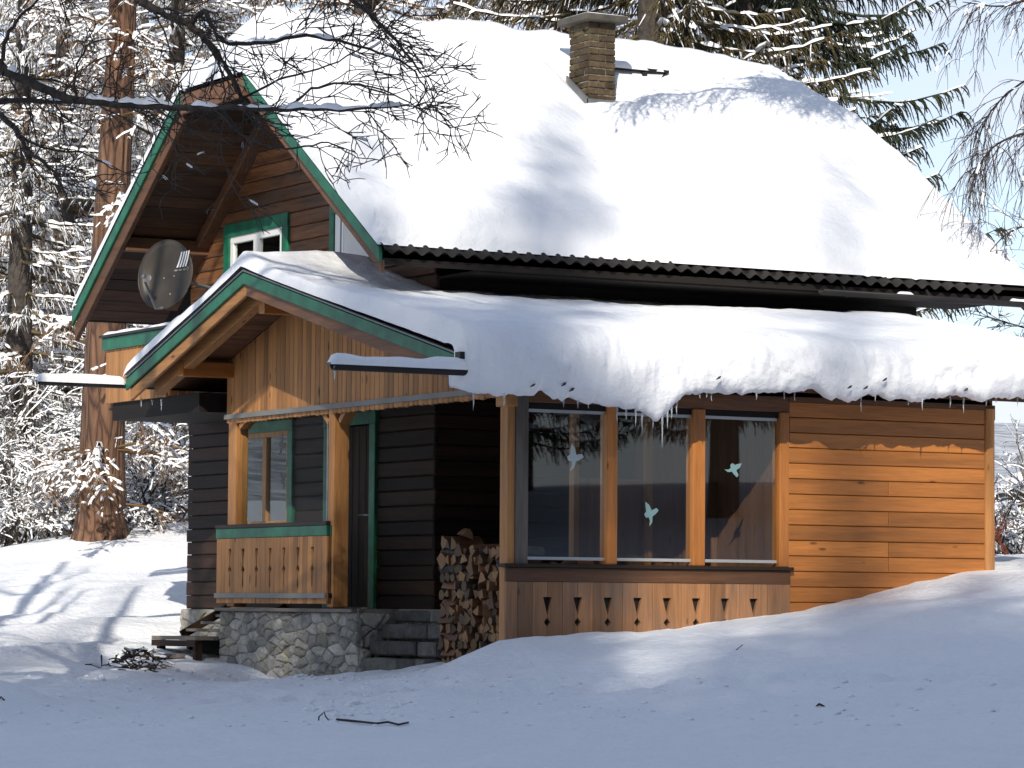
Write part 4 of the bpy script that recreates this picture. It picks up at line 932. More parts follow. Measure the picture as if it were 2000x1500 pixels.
def seg_snow(P0, P1, r0, r1, w, h, taper=.45):
    """a low ridge of snow lying along the upper side of each segment"""
    P0 = np.asarray(P0, float); P1 = np.asarray(P1, float); d = P1-P0; hd = np.stack([-d[:, 1], d[:, 0], 0*d[:, 0]], 1); hd /= np.linalg.norm(hd, axis=1, keepdims=True)+1e-9
    w = np.asarray(w)[:, None]; h = np.asarray(h)[:, None]; up = np.array([[0, 0, 1.]])
    def ring(P, r, k): r = np.asarray(r)[:, None]; return [P+hd*w*k-up*r*.3, P+hd*w*.55*k+up*(r+h*.9*k), P-hd*w*.55*k+up*(r+h*k), P-hd*w*k-up*r*.3]
    mid = (P0+P1)/2; rm = (np.asarray(r0)+np.asarray(r1))/2
    rs = [ring(P0, r0, taper), ring(mid, rm, 1.0), ring(P1, r1, taper)]
    V = np.stack([v for r in rs for v in r], 1); m = len(P0); base = (np.arange(m)*12)[:, None]; j = np.arange(3); j2 = j+1
    F = np.concatenate([np.stack([base+j, base+j2, base+4+j2, base+4+j], -1), np.stack([base+4+j, base+4+j2, base+8+j2, base+8+j], -1)], 1).reshape(-1, 4)
    return V.reshape(-1, 3), F
class Segs:
    def __init__(s): s.a = []; s.b = []; s.r = []; s.q = []; s.lv = []
    def line(s, pts, r0, r1, lv=0):
        n = len(pts)-1
        for i in range(n): s.a.append(pts[i]); s.b.append(pts[i+1]); s.r.append(r0+(r1-r0)*i/n); s.q.append(r0+(r1-r0)*(i+1)/n); s.lv.append(lv)
    def arr(s): return np.array(s.a), np.array(s.b), np.array(s.r), np.array(s.q), np.array(s.lv)
def vec(*a): return np.array(a, float)
def unit(v): return v/(np.linalg.norm(v)+1e-9)
def wander(rg, p, d, length, n, bend, pull=None, k=.0):
    pts = [p]; d = unit(d)
    for i in range(n):
        d = unit(d+rg.normal(0, bend, 3)+(pull*k if pull is not None else 0)); p = p+d*length/n; pts.append(p)
    return pts, d
# brush pile
S1 = Segs(); rg = np.random.default_rng(9); bpos = at(272, 1285, 38.8)
for i in range(240):
    c = bpos+_R*rg.normal(0, .14)+vec(_f[0], _f[1], 0)*rg.normal(0, .4); hgt = max(0, .17*(1-np.hypot(*(c[:2]-bpos[:2]))/.9)); c[2] = gz(c[0], c[1])+rg.uniform(-.02, max(.03, hgt))
    d = unit(vec(rg.normal(), rg.normal(), rg.normal(0, .35))); S1.line([c-d*.11, c+d*.02+vec(0, 0, .015), c+d*.11], .010, .006)
a, b, r_, q_, _ = S1.arr(); V1, F1 = seg_tubes(a, b, r_, q_, 4); pk = rg.random(len(a)) < .3
V2, F2 = seg_snow(a[pk], b[pk], r_[pk], q_[pk], r_[pk]*1.6, r_[pk]*1.8)
tag(link_mesh('brush_pile', np.r_[V1, V2], np.r_[F1, F2+len(V1)], None, None, False, ['twig', 'snow_tree'], np.r_[np.zeros(len(F1)), np.ones(len(F2))]), 'low heap of dark cut branches dusted with snow beside the wooden steps', 'brush pile', kind='stuff')
_DD = np.arange(20, 46, .06)
def on_ground(px, py, dz=.0):
    p = CAM[None]+ray(px, py)[None]*_DD[:, None]; hit = p[:, 2] <= ground_z(p[:, 0], p[:, 1])+dz
    return p[int(np.argmax(hit))]
def stick(name, pix, r0, r1, lab, lift=.02):
    pts = [on_ground(x_, y_)+vec(0, 0, lift) for x_, y_ in pix]
    d0 = (pts[0]-CAM)@_f
    return tag(MB().tube(pts, list(np.linspace(r0, r1, len(pts))), 7).build(name, 'twig', None, True), lab, 'stick')
stick('fallen_stick', [(657, 1410), (690, 1413), (735, 1418), (757, 1415), (778, 1420), (798, 1416)], .010, .008, 'long thin dark stick lying on the shaded snow in front')
p0 = on_ground(622, 1407); sh_ = lambda a_, b_: tuple(p0+_R*a_+vec(0, 0, b_))
tag(MB().tube([sh_(0, -.02), sh_(.004, .03), sh_(.03, .052), sh_(.046, .07), sh_(.058, .03), sh_(.085, -.0)], .006, 6).build('bent_twig', 'twig', None, True), 'small bent twig poking from the snow beside the long stick', 'twig')
p0 = on_ground(1600, 1380); tag(MB().tube([sh_(-.03, .0), sh_(0, .02), sh_(.02, .012), sh_(.05, .0)], [.004, .012, .01, .003], 6).build('dead_leaf', 'twig', None, True), 'curled dark leaf lying on the snow at right', 'leaf')
p0 = on_ground(1440, 1270); tag(MB().tube([sh_(-.06, -.03), sh_(0, .01), sh_(.05, .05)], .004, 5).build('twig', 'twig', None, True), 'thin twig sticking out of the snow bank below the panel', 'twig')
p0 = on_ground(2, 1368); tag(MB().tube([sh_(-.03, -.01), sh_(0, .03), sh_(.03, .0)], .008, 5).build('dead_leaf', 'twig', None, True), 'dark leaf at the left edge of the shaded snow', 'leaf')
# loose lumps of snow
lm = []
for i in range(5):
    bm = bmesh.new(); bmesh.ops.create_icosphere(bm, subdivisions=2, radius=1)
    for v in bm.verts: v.co *= 1+.25*float(fbm(v.co.x*1.7+i*9, v.co.y*1.7+v.co.z*2.1, 2, i)); v.co.z *= .6
    me = bpy.data.meshes.new('snow_lump'); bm.to_mesh(me); bm.free(); me.materials.append(MAT['snow_ground']); me.polygons.foreach_set('use_smooth', [True]*len(me.polygons)); lm.append(me)
VV = []; FF = []; kk = 0
for i in range(300):
    px, py = (rnd.gauss(690, 60), rnd.gauss(1388, 10)) if i < 45 else (rnd.gauss(700, 200), rnd.gauss(1325, 7)) if i < 110 else (rnd.uniform(0, 2000), rnd.uniform(1320, 1420))
    p = on_ground(px, py); s = rnd.uniform(.010, .034)*(1.5 if i < 45 else 1); me = lm[i % 5]
    rot = Matrix.Rotation(rnd.uniform(0, 6), 3, 'Z')
    for v in me.vertices: q = rot @ (v.co*s); VV.append((p[0]+q.x, p[1]+q.y, p[2]+q.z+s*.2))
    for f in me.polygons: FF.append([kk+j for j in f.vertices])
    kk += len(me.vertices)
tag(link_mesh('snow_crumbs', np.array(VV), np.array(FF), 'snow_ground', smooth=True), 'loose crumbs and clods of snow scattered over the trodden snow', 'snow', kind='stuff')

# ------------------------------------------------------------------ trees
def build_tree(name, loc, label, cat, trunk, twigs, twig_mat, bark, snow_pick=None, snow_w=1.5, snow_h=1.6, seed=0, extra=None, group=None, nt=3):
    """trunk: Segs of thick wood, twigs: Segs of fine wood; both in world coordinates"""
    t = thing(name, tuple(map(float, loc)), label, cat, group); rg = np.random.default_rng(seed)
    if trunk is not None and trunk.a:
        a, b, r0, r1, lv = trunk.arr(); V, F = seg_tubes(a, b, r0, r1, 10); link_mesh('trunk', V, F, bark, t, True)
    if twigs is not None:
        a, b, r0, r1, lv = twigs.arr(); V, F = seg_tubes(a, b, r0, r1, nt); o = link_mesh('crown', V, F, twig_mat, t)
        if snow_pick:
            d = b-a; L_ = np.linalg.norm(d, axis=1)+1e-9; flat = np.sqrt(np.maximum(0, 1-(d[:, 2]/L_)**2))
            run = np.repeat(rg.random(len(a)//4+1), 4)[:len(a)]; pk = (.7*run+.3*rg.random(len(a))) < snow_pick*flat**1.2
            r_ = np.maximum(r0[pk], .008); V, F = seg_snow(a[pk], b[pk], r0[pk], r1[pk], r_*snow_w*rg.uniform(.7, 1.5, pk.sum()), r_*snow_h*rg.uniform(.6, 1.7, pk.sum()), .8)
            link_mesh('snow_load', V, F, 'snow_tree', t, True)['kind'] = 'stuff'
    return t
def catmull(P, n=6):
    P = [np.array(p, float) for p in P]; P = [2*P[0]-P[1]]+P+[2*P[-1]-P[-2]]; o = []
    for i in range(1, len(P)-2):
        for k in range(n):
            t = k/n; o.append(.5*((2*P[i])+(-P[i-1]+P[i+1])*t+(2*P[i-1]-5*P[i]+4*P[i+1]-P[i+2])*t*t+(-P[i-1]+3*P[i]-3*P[i+1]+P[i+2])*t**3))
    o.append(P[-2]); return o
def branchlets(sg, rg, pts, r0, r1, n, length, lv, depth, pull, k, spread=.9, start=.1):
    m = len(pts)
    for i in range(n):
        t = start+(1-start)*rg.random()**.8; f = t*(m-1); j = min(int(f), m-2); p = pts[j]+(pts[j+1]-pts[j])*(f-j); d = unit(pts[j+1]-pts[j])
        rd = unit(rg.normal(0, 1, 3)); dr = unit(d*rg.uniform(.3, 1.)+rd*spread); L_ = length*rg.uniform(.45, 1.15)*(1-.5*t); rr = (r0+(r1-r0)*t)*.6
        ns = max(3, min(8, int(L_/.085))); q, _ = wander(rg, p, dr, L_, ns, .17, pull, k); sg.line(q, max(rr, .005), .0032 if depth <= 1 else .005, lv)
        if depth > 1: branchlets(sg, rg, q, max(rr, .006), .003, max(2, min(5, int(n*.42))) if depth == 3 else max(2, min(int(n*.42), 8)), length*.55, lv+1, depth-1, pull, k, spread)

# bare tree at the left: trunk beside the frame, limbs reaching in front of the gable
rg = np.random.default_rng(21); TR = Segs(); TW = Segs()
tb = at(-150, 1400, 30.5); tb[2] = gz(tb[0], tb[1])-.1
trunk = catmull([tb, at(-140, 900, 30.5), at(-155, 400, 30.5), at(-150, 150, 30.4), at(-130, -300, 30.2), at(-150, -900, 30.0), at(-110, -1500, 30)], 6); TR.line(trunk, .20, .05)
TR.line(catmull([at(-150, 260, 30.4), at(-290, -100, 30.5), at(-390, -600, 30.6), at(-420, -1100, 30.8)], 5), .16, .04)
TR.line(catmull([at(-150, 160, 30.4), at(-20, -250, 30.8), at(110, -700, 31.4), at(170, -1100, 32)], 5), .14, .04)
limbs = [
    ([(-150, 560, 30.5), (-260, 420, 30.3), (-420, 380, 30.0), (-600, 300, 29.8)], .11, .02, .8),
    ([(-152, 420, 30.5), (-250, 200, 30.9), (-380, 60, 31.2), (-520, -60, 31.5)], .12, .02, .9),
    ([(-150, 300, 30.5), (-230, 60, 30.0), (-330, -120, 29.6), (-420, -320, 29.4)], .10, .02, .9),
    ([(-150, 480, 30.5), (-180, 300, 31.5), (-190, 150, 32.5), (-170, 0, 33.4)], .10, .02, .9),
    ([(-290, -100, 30.5), (-420, -260, 30.8), (-560, -380, 31), (-700, -420, 31.2)], .06, .012, .8),
    ([(-155, 330, 30.4), (-110, 150, 30.2), (-50, 95, 30), (0, 130, 29.9), (70, 168, 29.8), (150, 196, 29.7), (280, 207, 29.6), (420, 211, 29.4), (560, 213, 29.2), (690, 214, 29.0), (800, 205, 28.9)], .062, .008, 1.),
    ([(-155, 400, 30.4), (-100, 235, 30.4), (0, 200, 30.3), (150, 199, 30.2), (300, 212, 30.1)], .036, .012, .7),
    ([(-152, 250, 30.4), (-90, 185, 29.6), (0, 225, 29.3), (35, 262, 29.2), (60, 300, 29.2), (95, 325, 29.1), (130, 380, 29.1)], .036, .007, .9),
    ([(-150, 150, 30.4), (-70, -60, 30.2), (80, -80, 30), (230, -30, 29.9), (300, 18, 29.9), (370, 48, 29.8), (425, 105, 29.7), (475, 190, 29.6), (500, 250, 29.6)], .066, .010, .9),
    ([(370, 48, 29.8), (400, 22, 29.7), (430, 75, 29.6), (500, 86, 29.5), (600, 70, 29.4), (700, 90, 29.3), (800, 130, 29.2), (840, 190, 29.1)], .030, .006, 1.2),
    ([(-130, -250, 30.3), (-40, -260, 30.0), (200, -180, 29.6), (450, -120, 29.2), (620, -40, 28.9), (740, 40, 28.8), (820, 140, 28.7)], .055, .008, 1.1),
    ([(-150, -900, 30.1), (0, -900, 30), (300, -800, 29.6), (600, -700, 29.2), (800, -560, 29)], .07, .012, .5),
    ([(-145, -700, 30.1), (-100, -800, 32), (100, -750, 34), (350, -650, 35)], .07, .012, .5),
    ([(-138, -450, 30.2), (-100, -480, 31), (150, -430, 31.5), (420, -330, 31.6), (600, -250, 31.5)], .06, .012, .6),
    ([(0, 130, 29.9), (20, 60, 29.8), (60, 10, 29.7), (140, -40, 29.6)], .024, .008, 1.),
    ([(150, 196, 29.7), (145, 150, 29.6), (170, 90, 29.5), (230, 70, 29.4)], .016, .006, 1.),
    ([(420, 211, 29.4), (470, 260, 29.3), (560, 290, 29.2), (640, 280, 29.2), (700, 310, 29.1)], .015, .005, 1.),
    ([(560, 213, 29.2), (620, 170, 29.1), (700, 165, 29.0), (780, 190, 28.9), (880, 250, 28.9)], .014, .005, 1.2),
    ([(475, 190, 29.6), (560, 150, 29.4), (660, 120, 29.2), (760, 60, 29.1)], .014, .005, 1.1),
    ([(300, 18, 29.9), (330, 90, 29.8), (350, 170, 29.7), (345, 260, 29.7), (340, 330, 29.7)], .010, .004, .8),
    ([(425, 105, 29.7), (440, 200, 29.6), (430, 280, 29.6), (445, 340, 29.6)], .010, .004, .8),
    ([(35, 262, 29.2), (90, 290, 29.2), (160, 300, 29.1), (230, 330, 29.1)], .014, .005, 1.)]
pullU = vec(0, 0, -.25)+_R*.45; SNV = []; SNF = []; snk = 0
for P, r0, r1, dn in limbs:
    pts = catmull([at(*q) for q in P], 5); pts = [p+rg.normal(0, .007, 3) for p in pts]
    (TR if r0 > .034 else TW).line(pts, r0, r1, 0)
    if r0 > .02:                                      # one unbroken ridge of snow along the limb, swelling and thinning
        fine = catmull(pts, 4); m = len(fine)
        for i, p in enumerate(fine):
            rr = r0+(r1-r0)*i/m; d_ = unit(fine[min(i+1, m-1)]-fine[max(i-1, 0)]); sd_ = unit(vec(-d_[1], d_[0], 0)); nv_ = float(vnoise(i*.16+snk*.01, snk*.37, 71))+.35*float(vnoise(i*.6, snk*.2, 72))
            fl_ = max(0, 1-abs(d_[2])*1.3); hh_ = max(0, nv_+.22)*(.03+.9*rr)*fl_; ww_ = rr*.75*min(1, hh_/.02)+.4*hh_
            for c_, e_ in ((1, -.25), (.8, .55), (.3, .98), (-.35, 1.), (-.8, .5), (-1, -.25)): SNV.append(p+sd_*ww_*c_+vec(0, 0, (rr*.75 if hh_ > 0 else 0)+hh_*e_))
        gf = grid_faces(m, 6)+len(SNV)-m*6; SNF.append(gf); snk += 1
    L_ = sum(np.linalg.norm(pts[i+1]-pts[i]) for i in range(len(pts)-1))
    branchlets(TW, rg, pts, r0*.38, r1*.9, int(L_*5.0*dn), .85, 1, 3, pullU, .10, .75, .18)
t = build_tree('bare_tree', tb, 'leafless dark tree at left whose snow-dusted twigs reach across the gable', 'tree', TR, TW, 'twig', 'bark_dark', .07, 1.5, 1.5, 3)
link_mesh('snow_load', np.array(SNV), np.concatenate(SNF), 'snow_tree', t, True)['kind'] = 'stuff'

# an unseen second bare tree, added farther left to stripe the snow bank with shadow
rg = np.random.default_rng(77); TR = Segs(); TW = Segs(); t2 = at(-520, 1300, 34); t2[2] = gz(t2[0], t2[1])-.1
T2 = catmull([t2, t2+vec(.05, .1, 2.2), t2+vec(-.1, .2, 4.2), t2+vec(.2, .1, 7.), t2+vec(.1, .4, 10.5)], 5); TR.line(T2, .20, .05)
for i in range(13):
    u = .22+.7*i/13; p = T2[int(u*(len(T2)-1))]; az = R(-30)+i*2.4; q, _ = wander(rg, p, vec(math.cos(az), math.sin(az), .75), 2.9*(1.15-u)+1.1, 9, .12, vec(0, 0, 1), .03)
    TR.line(q, .11*(1.1-u)+.03, .014); branchlets(TW, rg, q, .022, .006, 12, 1.0, 1, 2, vec(0, 0, .2), .05, .8, .2)
build_tree('bare_tree', t2, 'unseen leafless tree added farther left to cast shadow on the snow bank', 'tree', TR, TW, 'twig', 'bark_dark', None, seed=5)

# weeping birch at the right edge
rg = np.random.default_rng(33); TR = Segs(); TW = Segs(); bb = at(2330, 1150, 41); bb[2] = gz(bb[0], bb[1])-.1
TR.line(catmull([bb, at(2320, 700, 41), at(2290, 200, 41), at(2300, -500, 41), at(2270, -1200, 41)], 6), .19, .04)
BL = [([(2305, 300, 41), (2180, 40, 41), (2060, -10, 40.8), (1960, 12, 40.6), (1880, 4, 40.5)], .035, .006, 1.0), ([(2295, 350, 41), (2150, 250, 40.8), (2030, 255, 40.5), (1950, 280, 40.4), (1905, 330, 40.3)], .035, .006, 1.15),
      ([(2295, 200, 41), (2160, 120, 41.5), (2040, 140, 41.8), (1960, 190, 42), (1905, 260, 42)], .03, .006, 1.1), ([(2310, 600, 41), (2150, 470, 40.8), (2030, 440, 40.6), (1970, 455, 40.5), (1925, 500, 40.4)], .03, .005, .5),
      ([(2310, 720, 41), (2150, 660, 40.8), (2040, 650, 40.6), (1950, 625, 40.5), (1895, 612, 40.5)], .02, .004, .35), ([(2310, 760, 41), (2120, 700, 41), (2000, 680, 41), (1930, 690, 41)], .018, .004, .3), ([(2310, 500, 41), (2100, 560, 41), (1990, 545, 41), (1940, 560, 41)], .02, .004, .35)]
BL3 = [([(9.0, -1.1, 8.0), (7.4, -.7, 8.9), (5.6, -.5, 9.0), (4.2, -.5, 8.7), (2.6, -.6, 8.2), (1.7, -.8, 7.9)], .05, .008, 1.0), ([(9.0, -1.1, 8.3), (7.2, -1.2, 9.2), (5.4, -1.0, 9.2), (4.0, -1.1, 8.9)], .045, .008, .95), ([(5.6, -.5, 9.0), (4.8, -.2, 8.9), (4.2, .1, 8.6)], .02, .006, .9)]  # unseen limbs above the main roof, added to cast twig shadows on its snow
for P, r0, r1, hang in BL+BL3:
    pts = catmull([at(*q) for q in P], 6) if P[0][0] > 50 else catmull([vec(*q) for q in P], 6); TW.line(pts, r0, r1); m = len(pts); nn = int((46 if hang > .8 else 15)*(4.2 if P[0][0] < 50 else 1))
    for i in range(nn):
        f = (.25+.75*rg.random())*(m-1); j = min(int(f), m-2); p = pts[j]+(pts[j+1]-pts[j])*(f-j); d = unit(pts[j+1]-pts[j])
        L_ = hang*rg.uniform(.35, 1.25); q, _ = wander(rg, p, d*.7+rg.normal(0, .45, 3)+vec(0, 0, .2 if hang < .8 else -.2), L_, 8, .11, vec(0, 0, -1.), .28 if hang > .8 else .05)
        TW.line(q, .0055, .0028, 1)
        for _ in range(5):
            j = rg.integers(1, 7); q2, _ = wander(rg, q[j], unit(q[j+1]-q[j])+rg.normal(0, .5, 3), .3*rg.uniform(.4, 1.2)*min(1, hang+.3), 4, .15, vec(0, 0, -1.), .25 if hang > .8 else .0); TW.line(q2, .004, .0025, 2)
build_tree('birch_tree', bb, 'leafless weeping birch twigs hanging in at the right edge', 'tree', TR, TW, 'twig_birch', 'bark_dark', .22, 1.8, 1.6, 6)

# conifers -------------------------------------------------------------------------------
def conifer_mesh(seed, H, Rm, z0, hang, dens_, droop, whorl=.36, per=5, wisp=.028, snow=.55, nn_=2, frost=.0):
    """trunk, needle curtains and snow of one conifer about the origin; returns three (V,F)"""
    rg = np.random.default_rng(seed); TR = Segs(); BR = Segs(); A = []; B = []; RA = []; RB = []; SA = []; SB = []; SW = []
    TR.line([vec(.03*math.sin(i*1.3), .03*math.cos(i), H*i/14) for i in range(15)], .017*H+.05, .02)
    z = z0
    while z < H-.3:
        tt = (z-z0)/(H-z0); rad = Rm*(1-tt)**.75*(.55+.45*min(1, tt*5+.5))
        for i in range(per):
            az = rg.uniform(0, 2*math.pi); L_ = rad*rg.uniform(.65, 1.12)
            if L_ < .15: continue
            n = 9; c, s = math.cos(az), math.sin(az); pts = []
            for k in range(n+1):
                u = k/n; pts.append(vec(c*L_*u+s*.1*L_*math.sin(u*3+seed+i)*.4, s*L_*u-c*.1*L_*math.sin(u*3+seed+i)*.4, z+rg.normal(0, .01)+L_*(-droop*u*1.25+droop*.95*u**2.6)))
            BR.line(pts, .012+.011*L_, .005)
            nt_ = max(4, int(L_*dens_))
            for _ in range(nt_):
                f = (.08+.92*rg.random()**.75)*n; j = min(int(f), n-1); p = pts[j]+(pts[j+1]-pts[j])*(f-j); d = unit(pts[j+1]-pts[j]); sd = vec(-d[1], d[0], 0)*(1 if rg.random() < .5 else -1)
                u = f/n; hl = hang*rg.uniform(.35, 1.2)*(1-.45*u)*min(1, L_/1.6); out_ = rg.uniform(.05, .55)
                q = p; dd = unit(d*.45+sd*out_*1.4+vec(0, 0, -.12)); m = 3
                for k in range(m):
                    dd = unit(dd+vec(0, 0, -.62)+rg.normal(0, .13, 3)); q2 = q+dd*hl/m; A.append(q); B.append(q2); RA.append(wisp*(1-.18*k)*rg.uniform(.7, 1.2)); RB.append(wisp*(.82-.2*k)*rg.uniform(.5, 1.1)); q = q2
            for k in range(2, n):
                if rg.random() < snow: SA.append(pts[k]); SB.append(pts[k+1]+vec(0, 0, .0)); SW.append(.02+.035*min(1.5, L_)*rg.random())
                if rg.random() < snow*.8:
                    o_ = vec(-s, c, 0)*rg.uniform(-.3, .3)*min(1, L_*.4); e_ = unit(vec(c, s, -.25)+rg.normal(0, .3, 3))*rg.uniform(.1, .28); SA.append(pts[k]+o_+vec(0, 0, -abs(o_[0]+o_[1])*.25)); SB.append(SA[-1]+e_); SW.append(.015+.04*rg.random())
        z += whorl*rg.uniform(.7, 1.3)*(1-.45*tt)
    a, b, r0, r1, _ = TR.arr(); trunk = seg_tubes(a, b, r0, r1, 9)
    a, b, r0, r1, _ = BR.arr(); v1, f1 = seg_tubes(a, b, r0, r1, 4); v2, f2 = seg_tubes(np.array(A), np.array(B), np.array(RA), np.array(RB), 3)
    # ragged needles along the wisps
    A_, B_ = np.array(A), np.array(B); m = len(A_); t = rg.random((m, nn_)); P = A_[:, None]+(B_-A_)[:, None]*t[..., None]; dv = rg.normal(0, 1, (m, nn_, 3)); dv /= np.linalg.norm(dv, axis=-1, keepdims=True); dv[..., 2] -= .3
    sp = dv*wisp*2.1; sd = np.cross(dv, np.array([.3, .5, .8])); sd /= np.linalg.norm(sd, axis=-1, keepdims=True)+1e-9; sd = sd*wisp*.33
    v3 = np.stack([P-sd, P+sd, P+sp+sd*.3, P+sp-sd*.3], 2).reshape(-1, 3); f3 = np.arange(len(v3)).reshape(-1, 4)
    fm_ = rg.random(m) < frost; f2f = f2.reshape(m, 3, 4)[fm_].reshape(-1, 4); f2 = f2.reshape(m, 3, 4)[~fm_].reshape(-1, 4)
    crown = (np.r_[v1, v2, v3], np.r_[f1, f2+len(v1), f3+len(v1)+len(v2)])
    SA, SB, SW = np.array(SA), np.array(SB), np.array(SW); sn = seg_snow(SA, SB, SW*0+.01, SW*0+.01, SW*rg.uniform(.7, 1.4, len(SW)), SW*rg.uniform(.5, 1.1, len(SW)))
    if frost: sn = (np.r_[sn[0], v2*1.0], np.r_[sn[1], f2f+len(sn[0])])
    return trunk, crown, sn
def conifer_proto(mats, *a, **k):
    tr, cr_, sn = conifer_mesh(*a, **k); o = []
    for nm, (V, F), m in zip(('trunk', 'crown', 'snow_load'), (tr, cr_, sn), mats):
        ob = link_mesh(nm, V, F, m, None, nm != 'crown'); o.append(ob.data); bpy.data.objects.remove(ob)
    return o
def plant(proto, name, x, y, s, rz, label, group, sz=None, z=None, snow=True):
    t = thing(name, (x, y, (gz(x, y) if z is None else z)-.15), label, 'tree', group); t.rotation_euler[2] = rz; t.scale = (s, s, sz or s)
    for nm, me in zip(('trunk', 'crown', 'snow_load'), proto):
        if nm == 'snow_load' and not snow: continue
        ob = bpy.data.objects.new(nm, me); COL.objects.link(ob); ob.parent = t
    return t
SPR = conifer_proto(('bark_dark', 'needles', 'snow_tree'), 101, 20, 4.5, 3.0, .66, 26, .42, per=5, wisp=.020, snow=.5)
SPR2 = conifer_proto(('bark_dark', 'needles_brown', 'snow_tree'), 102, 19, 3.7, 2.2, .66, 21, .30, per=5, wisp=.017, snow=.75, frost=.10)
LAR = conifer_proto(('bark_dark', 'twig_orange', 'snow_tree'), 103, 22, 3.9, 1.6, .5, 16, .22, whorl=.36, per=5, wisp=.011, snow=.9, nn_=1, frost=.42)
LAR2 = conifer_proto(('bark_dark', 'twig_olive', 'snow_tree'), 104, 15, 3.2, .5, .42, 18, .18, whorl=.34, per=5, wisp=.011, snow=.95, nn_=1, frost=.55)
def PX_(px, d): p = at(px, 1150, d); return p[0], p[1]
G1 = 'conifers standing behind the chalet'; G2_ = 'snowy trees of the thicket left of the chalet'
for i, (pr, px, d, s, rz, lab) in enumerate([
    (SPR, 1470, 55, .94, .4, 'dark spruce with long drooping snowy boughs against the sky right of the chimney'),
    (SPR2, 1275, 52, 1.05, 2.1, 'brown-green spruce whose trunk rises right behind the chimney'),
    (LAR, 1080, 57, .95, 3.3, 'snowy larch behind the ridge left of the chimney'),
    (LAR, 1400, 60, 1.0, 1.2, 'larch with fine orange twigs behind the ridge between two spruces'),
    (LAR2, 900, 61, 1.25, 4.4, 'frosted larch showing above the ridge near the middle of the roof'),
    (LAR, 700, 58, .95, 5.2, 'larch behind the left part of the main roof'),
    (LAR2, 520, 66, 1.3, .9, 'frosted larch far behind the gable top')]):
    x_, y_ = PX_(px, d); plant(pr, 'spruce_tree' if pr in (SPR, SPR2) else 'larch_tree', x_, y_, s, rz, lab, G1)
for i, (pr, px, d, s, rz, lab) in enumerate([
    (LAR2, 30, 58, .95, .3, 'snow-laden olive larch at the left edge of the thicket'),
    (LAR2, 330, 60, 1.0, 1.7, 'snow-laden larch filling the gap right of the big trunk'),
    (LAR, 110, 64, .8, 2.9, 'orange-twigged larch behind the big trunk, left side'),
    (LAR2, 150, 70, 1.2, 3.9, 'taller snowy larch deep in the thicket'),
    (LAR2, -60, 66, 1.1, .8, 'frosted larch at the far left of the thicket'),
    (LAR, 420, 72, .9, 4.9, 'orange larch far behind the left eave'),
    (LAR, 260, 80, .9, 2.2, 'orange snowy larch at the back of the thicket'), 
    (LAR2, 60, 84, 1.2, 5.5, 'distant frosted larch behind the larches at far left')]):
    x_, y_ = PX_(px, d); plant(pr, 'larch_tree' if pr in (LAR, LAR2) else 'spruce_tree', x_, y_, s, rz, lab, G2_)
# the big larch with the thick orange trunk
rg = np.random.default_rng(55); TR = Segs(); TW = Segs(); lb = at(197, 1030, 51); lb[2] = gz(lb[0], lb[1])-.2
tk = catmull([lb, at(198, 960, 51), at(205, 700, 51), at(222, 350, 51), at(240, 0, 51), at(250, -600, 51), at(255, -1400, 51)], 8); rr = .40
for i in range(len(tk)-1):
    u = i/(len(tk)-1); TR.a.append(tk[i]); TR.b.append(tk[i+1]); f_ = lambda u: (.40-.30*u)+.12*math.exp(-u*28); TR.r.append(f_(u)); TR.q.append(f_(u+1/(len(tk)-1))); TR.lv.append(0)
for i in range(56):
    u = rg.uniform(.14, .98); j = int(u*(len(tk)-1)); p = tk[j]; az = rg.uniform(0, 2*math.pi); L_ = rg.uniform(1.2, 3.4)*(1-.5*u)
    q, _ = wander(rg, p, vec(math.cos(az), math.sin(az), .1), L_, 9, .1, vec(0, 0, -1), .06); TW.line(q, .03, .007)
    branchlets(TW, rg, q, .012, .005, 16, .7, 1, 2, vec(0, 0, -1.), .16, .7, .15)
build_tree('larch_tree', lb, 'big larch with a thick orange-brown trunk left of the chalet', 'tree', TR, TW, 'twig_orange', 'bark_larch', .5, 2.6, 2.4, 8)
# snow-laden shrubs at the edge of the thicket
def shrub(px, d, h, n, seed, lab, mat='twig', spread=.5, pick=.62, sw=1.45, group='snow-laden shrubs along the thicket edge'):
    rg = np.random.default_rng(seed); TW = Segs(); x_, y_ = PX_(px, d); b0 = vec(x_, y_, gz(x_, y_)-.05)
    for i in range(n):
        az = rg.uniform(0, 2*math.pi); q, _ = wander(rg, b0+vec(rg.normal(0, .25), rg.normal(0, .25), 0), vec(math.cos(az)*spread, math.sin(az)*spread, 1), h*rg.uniform(.6, 1.1), 9, .16, vec(math.cos(az), math.sin(az), -.6), .07)
        TW.line(q, .02, .006); branchlets(TW, rg, q, .012, .005, 11, h*.38, 1, 2, vec(0, 0, -.5), .12, .9, .15)
    return build_tree('shrub', b0, lab, 'shrub', None, TW, mat, 'bark_dark', pick, sw, sw*.95, seed, group=group)
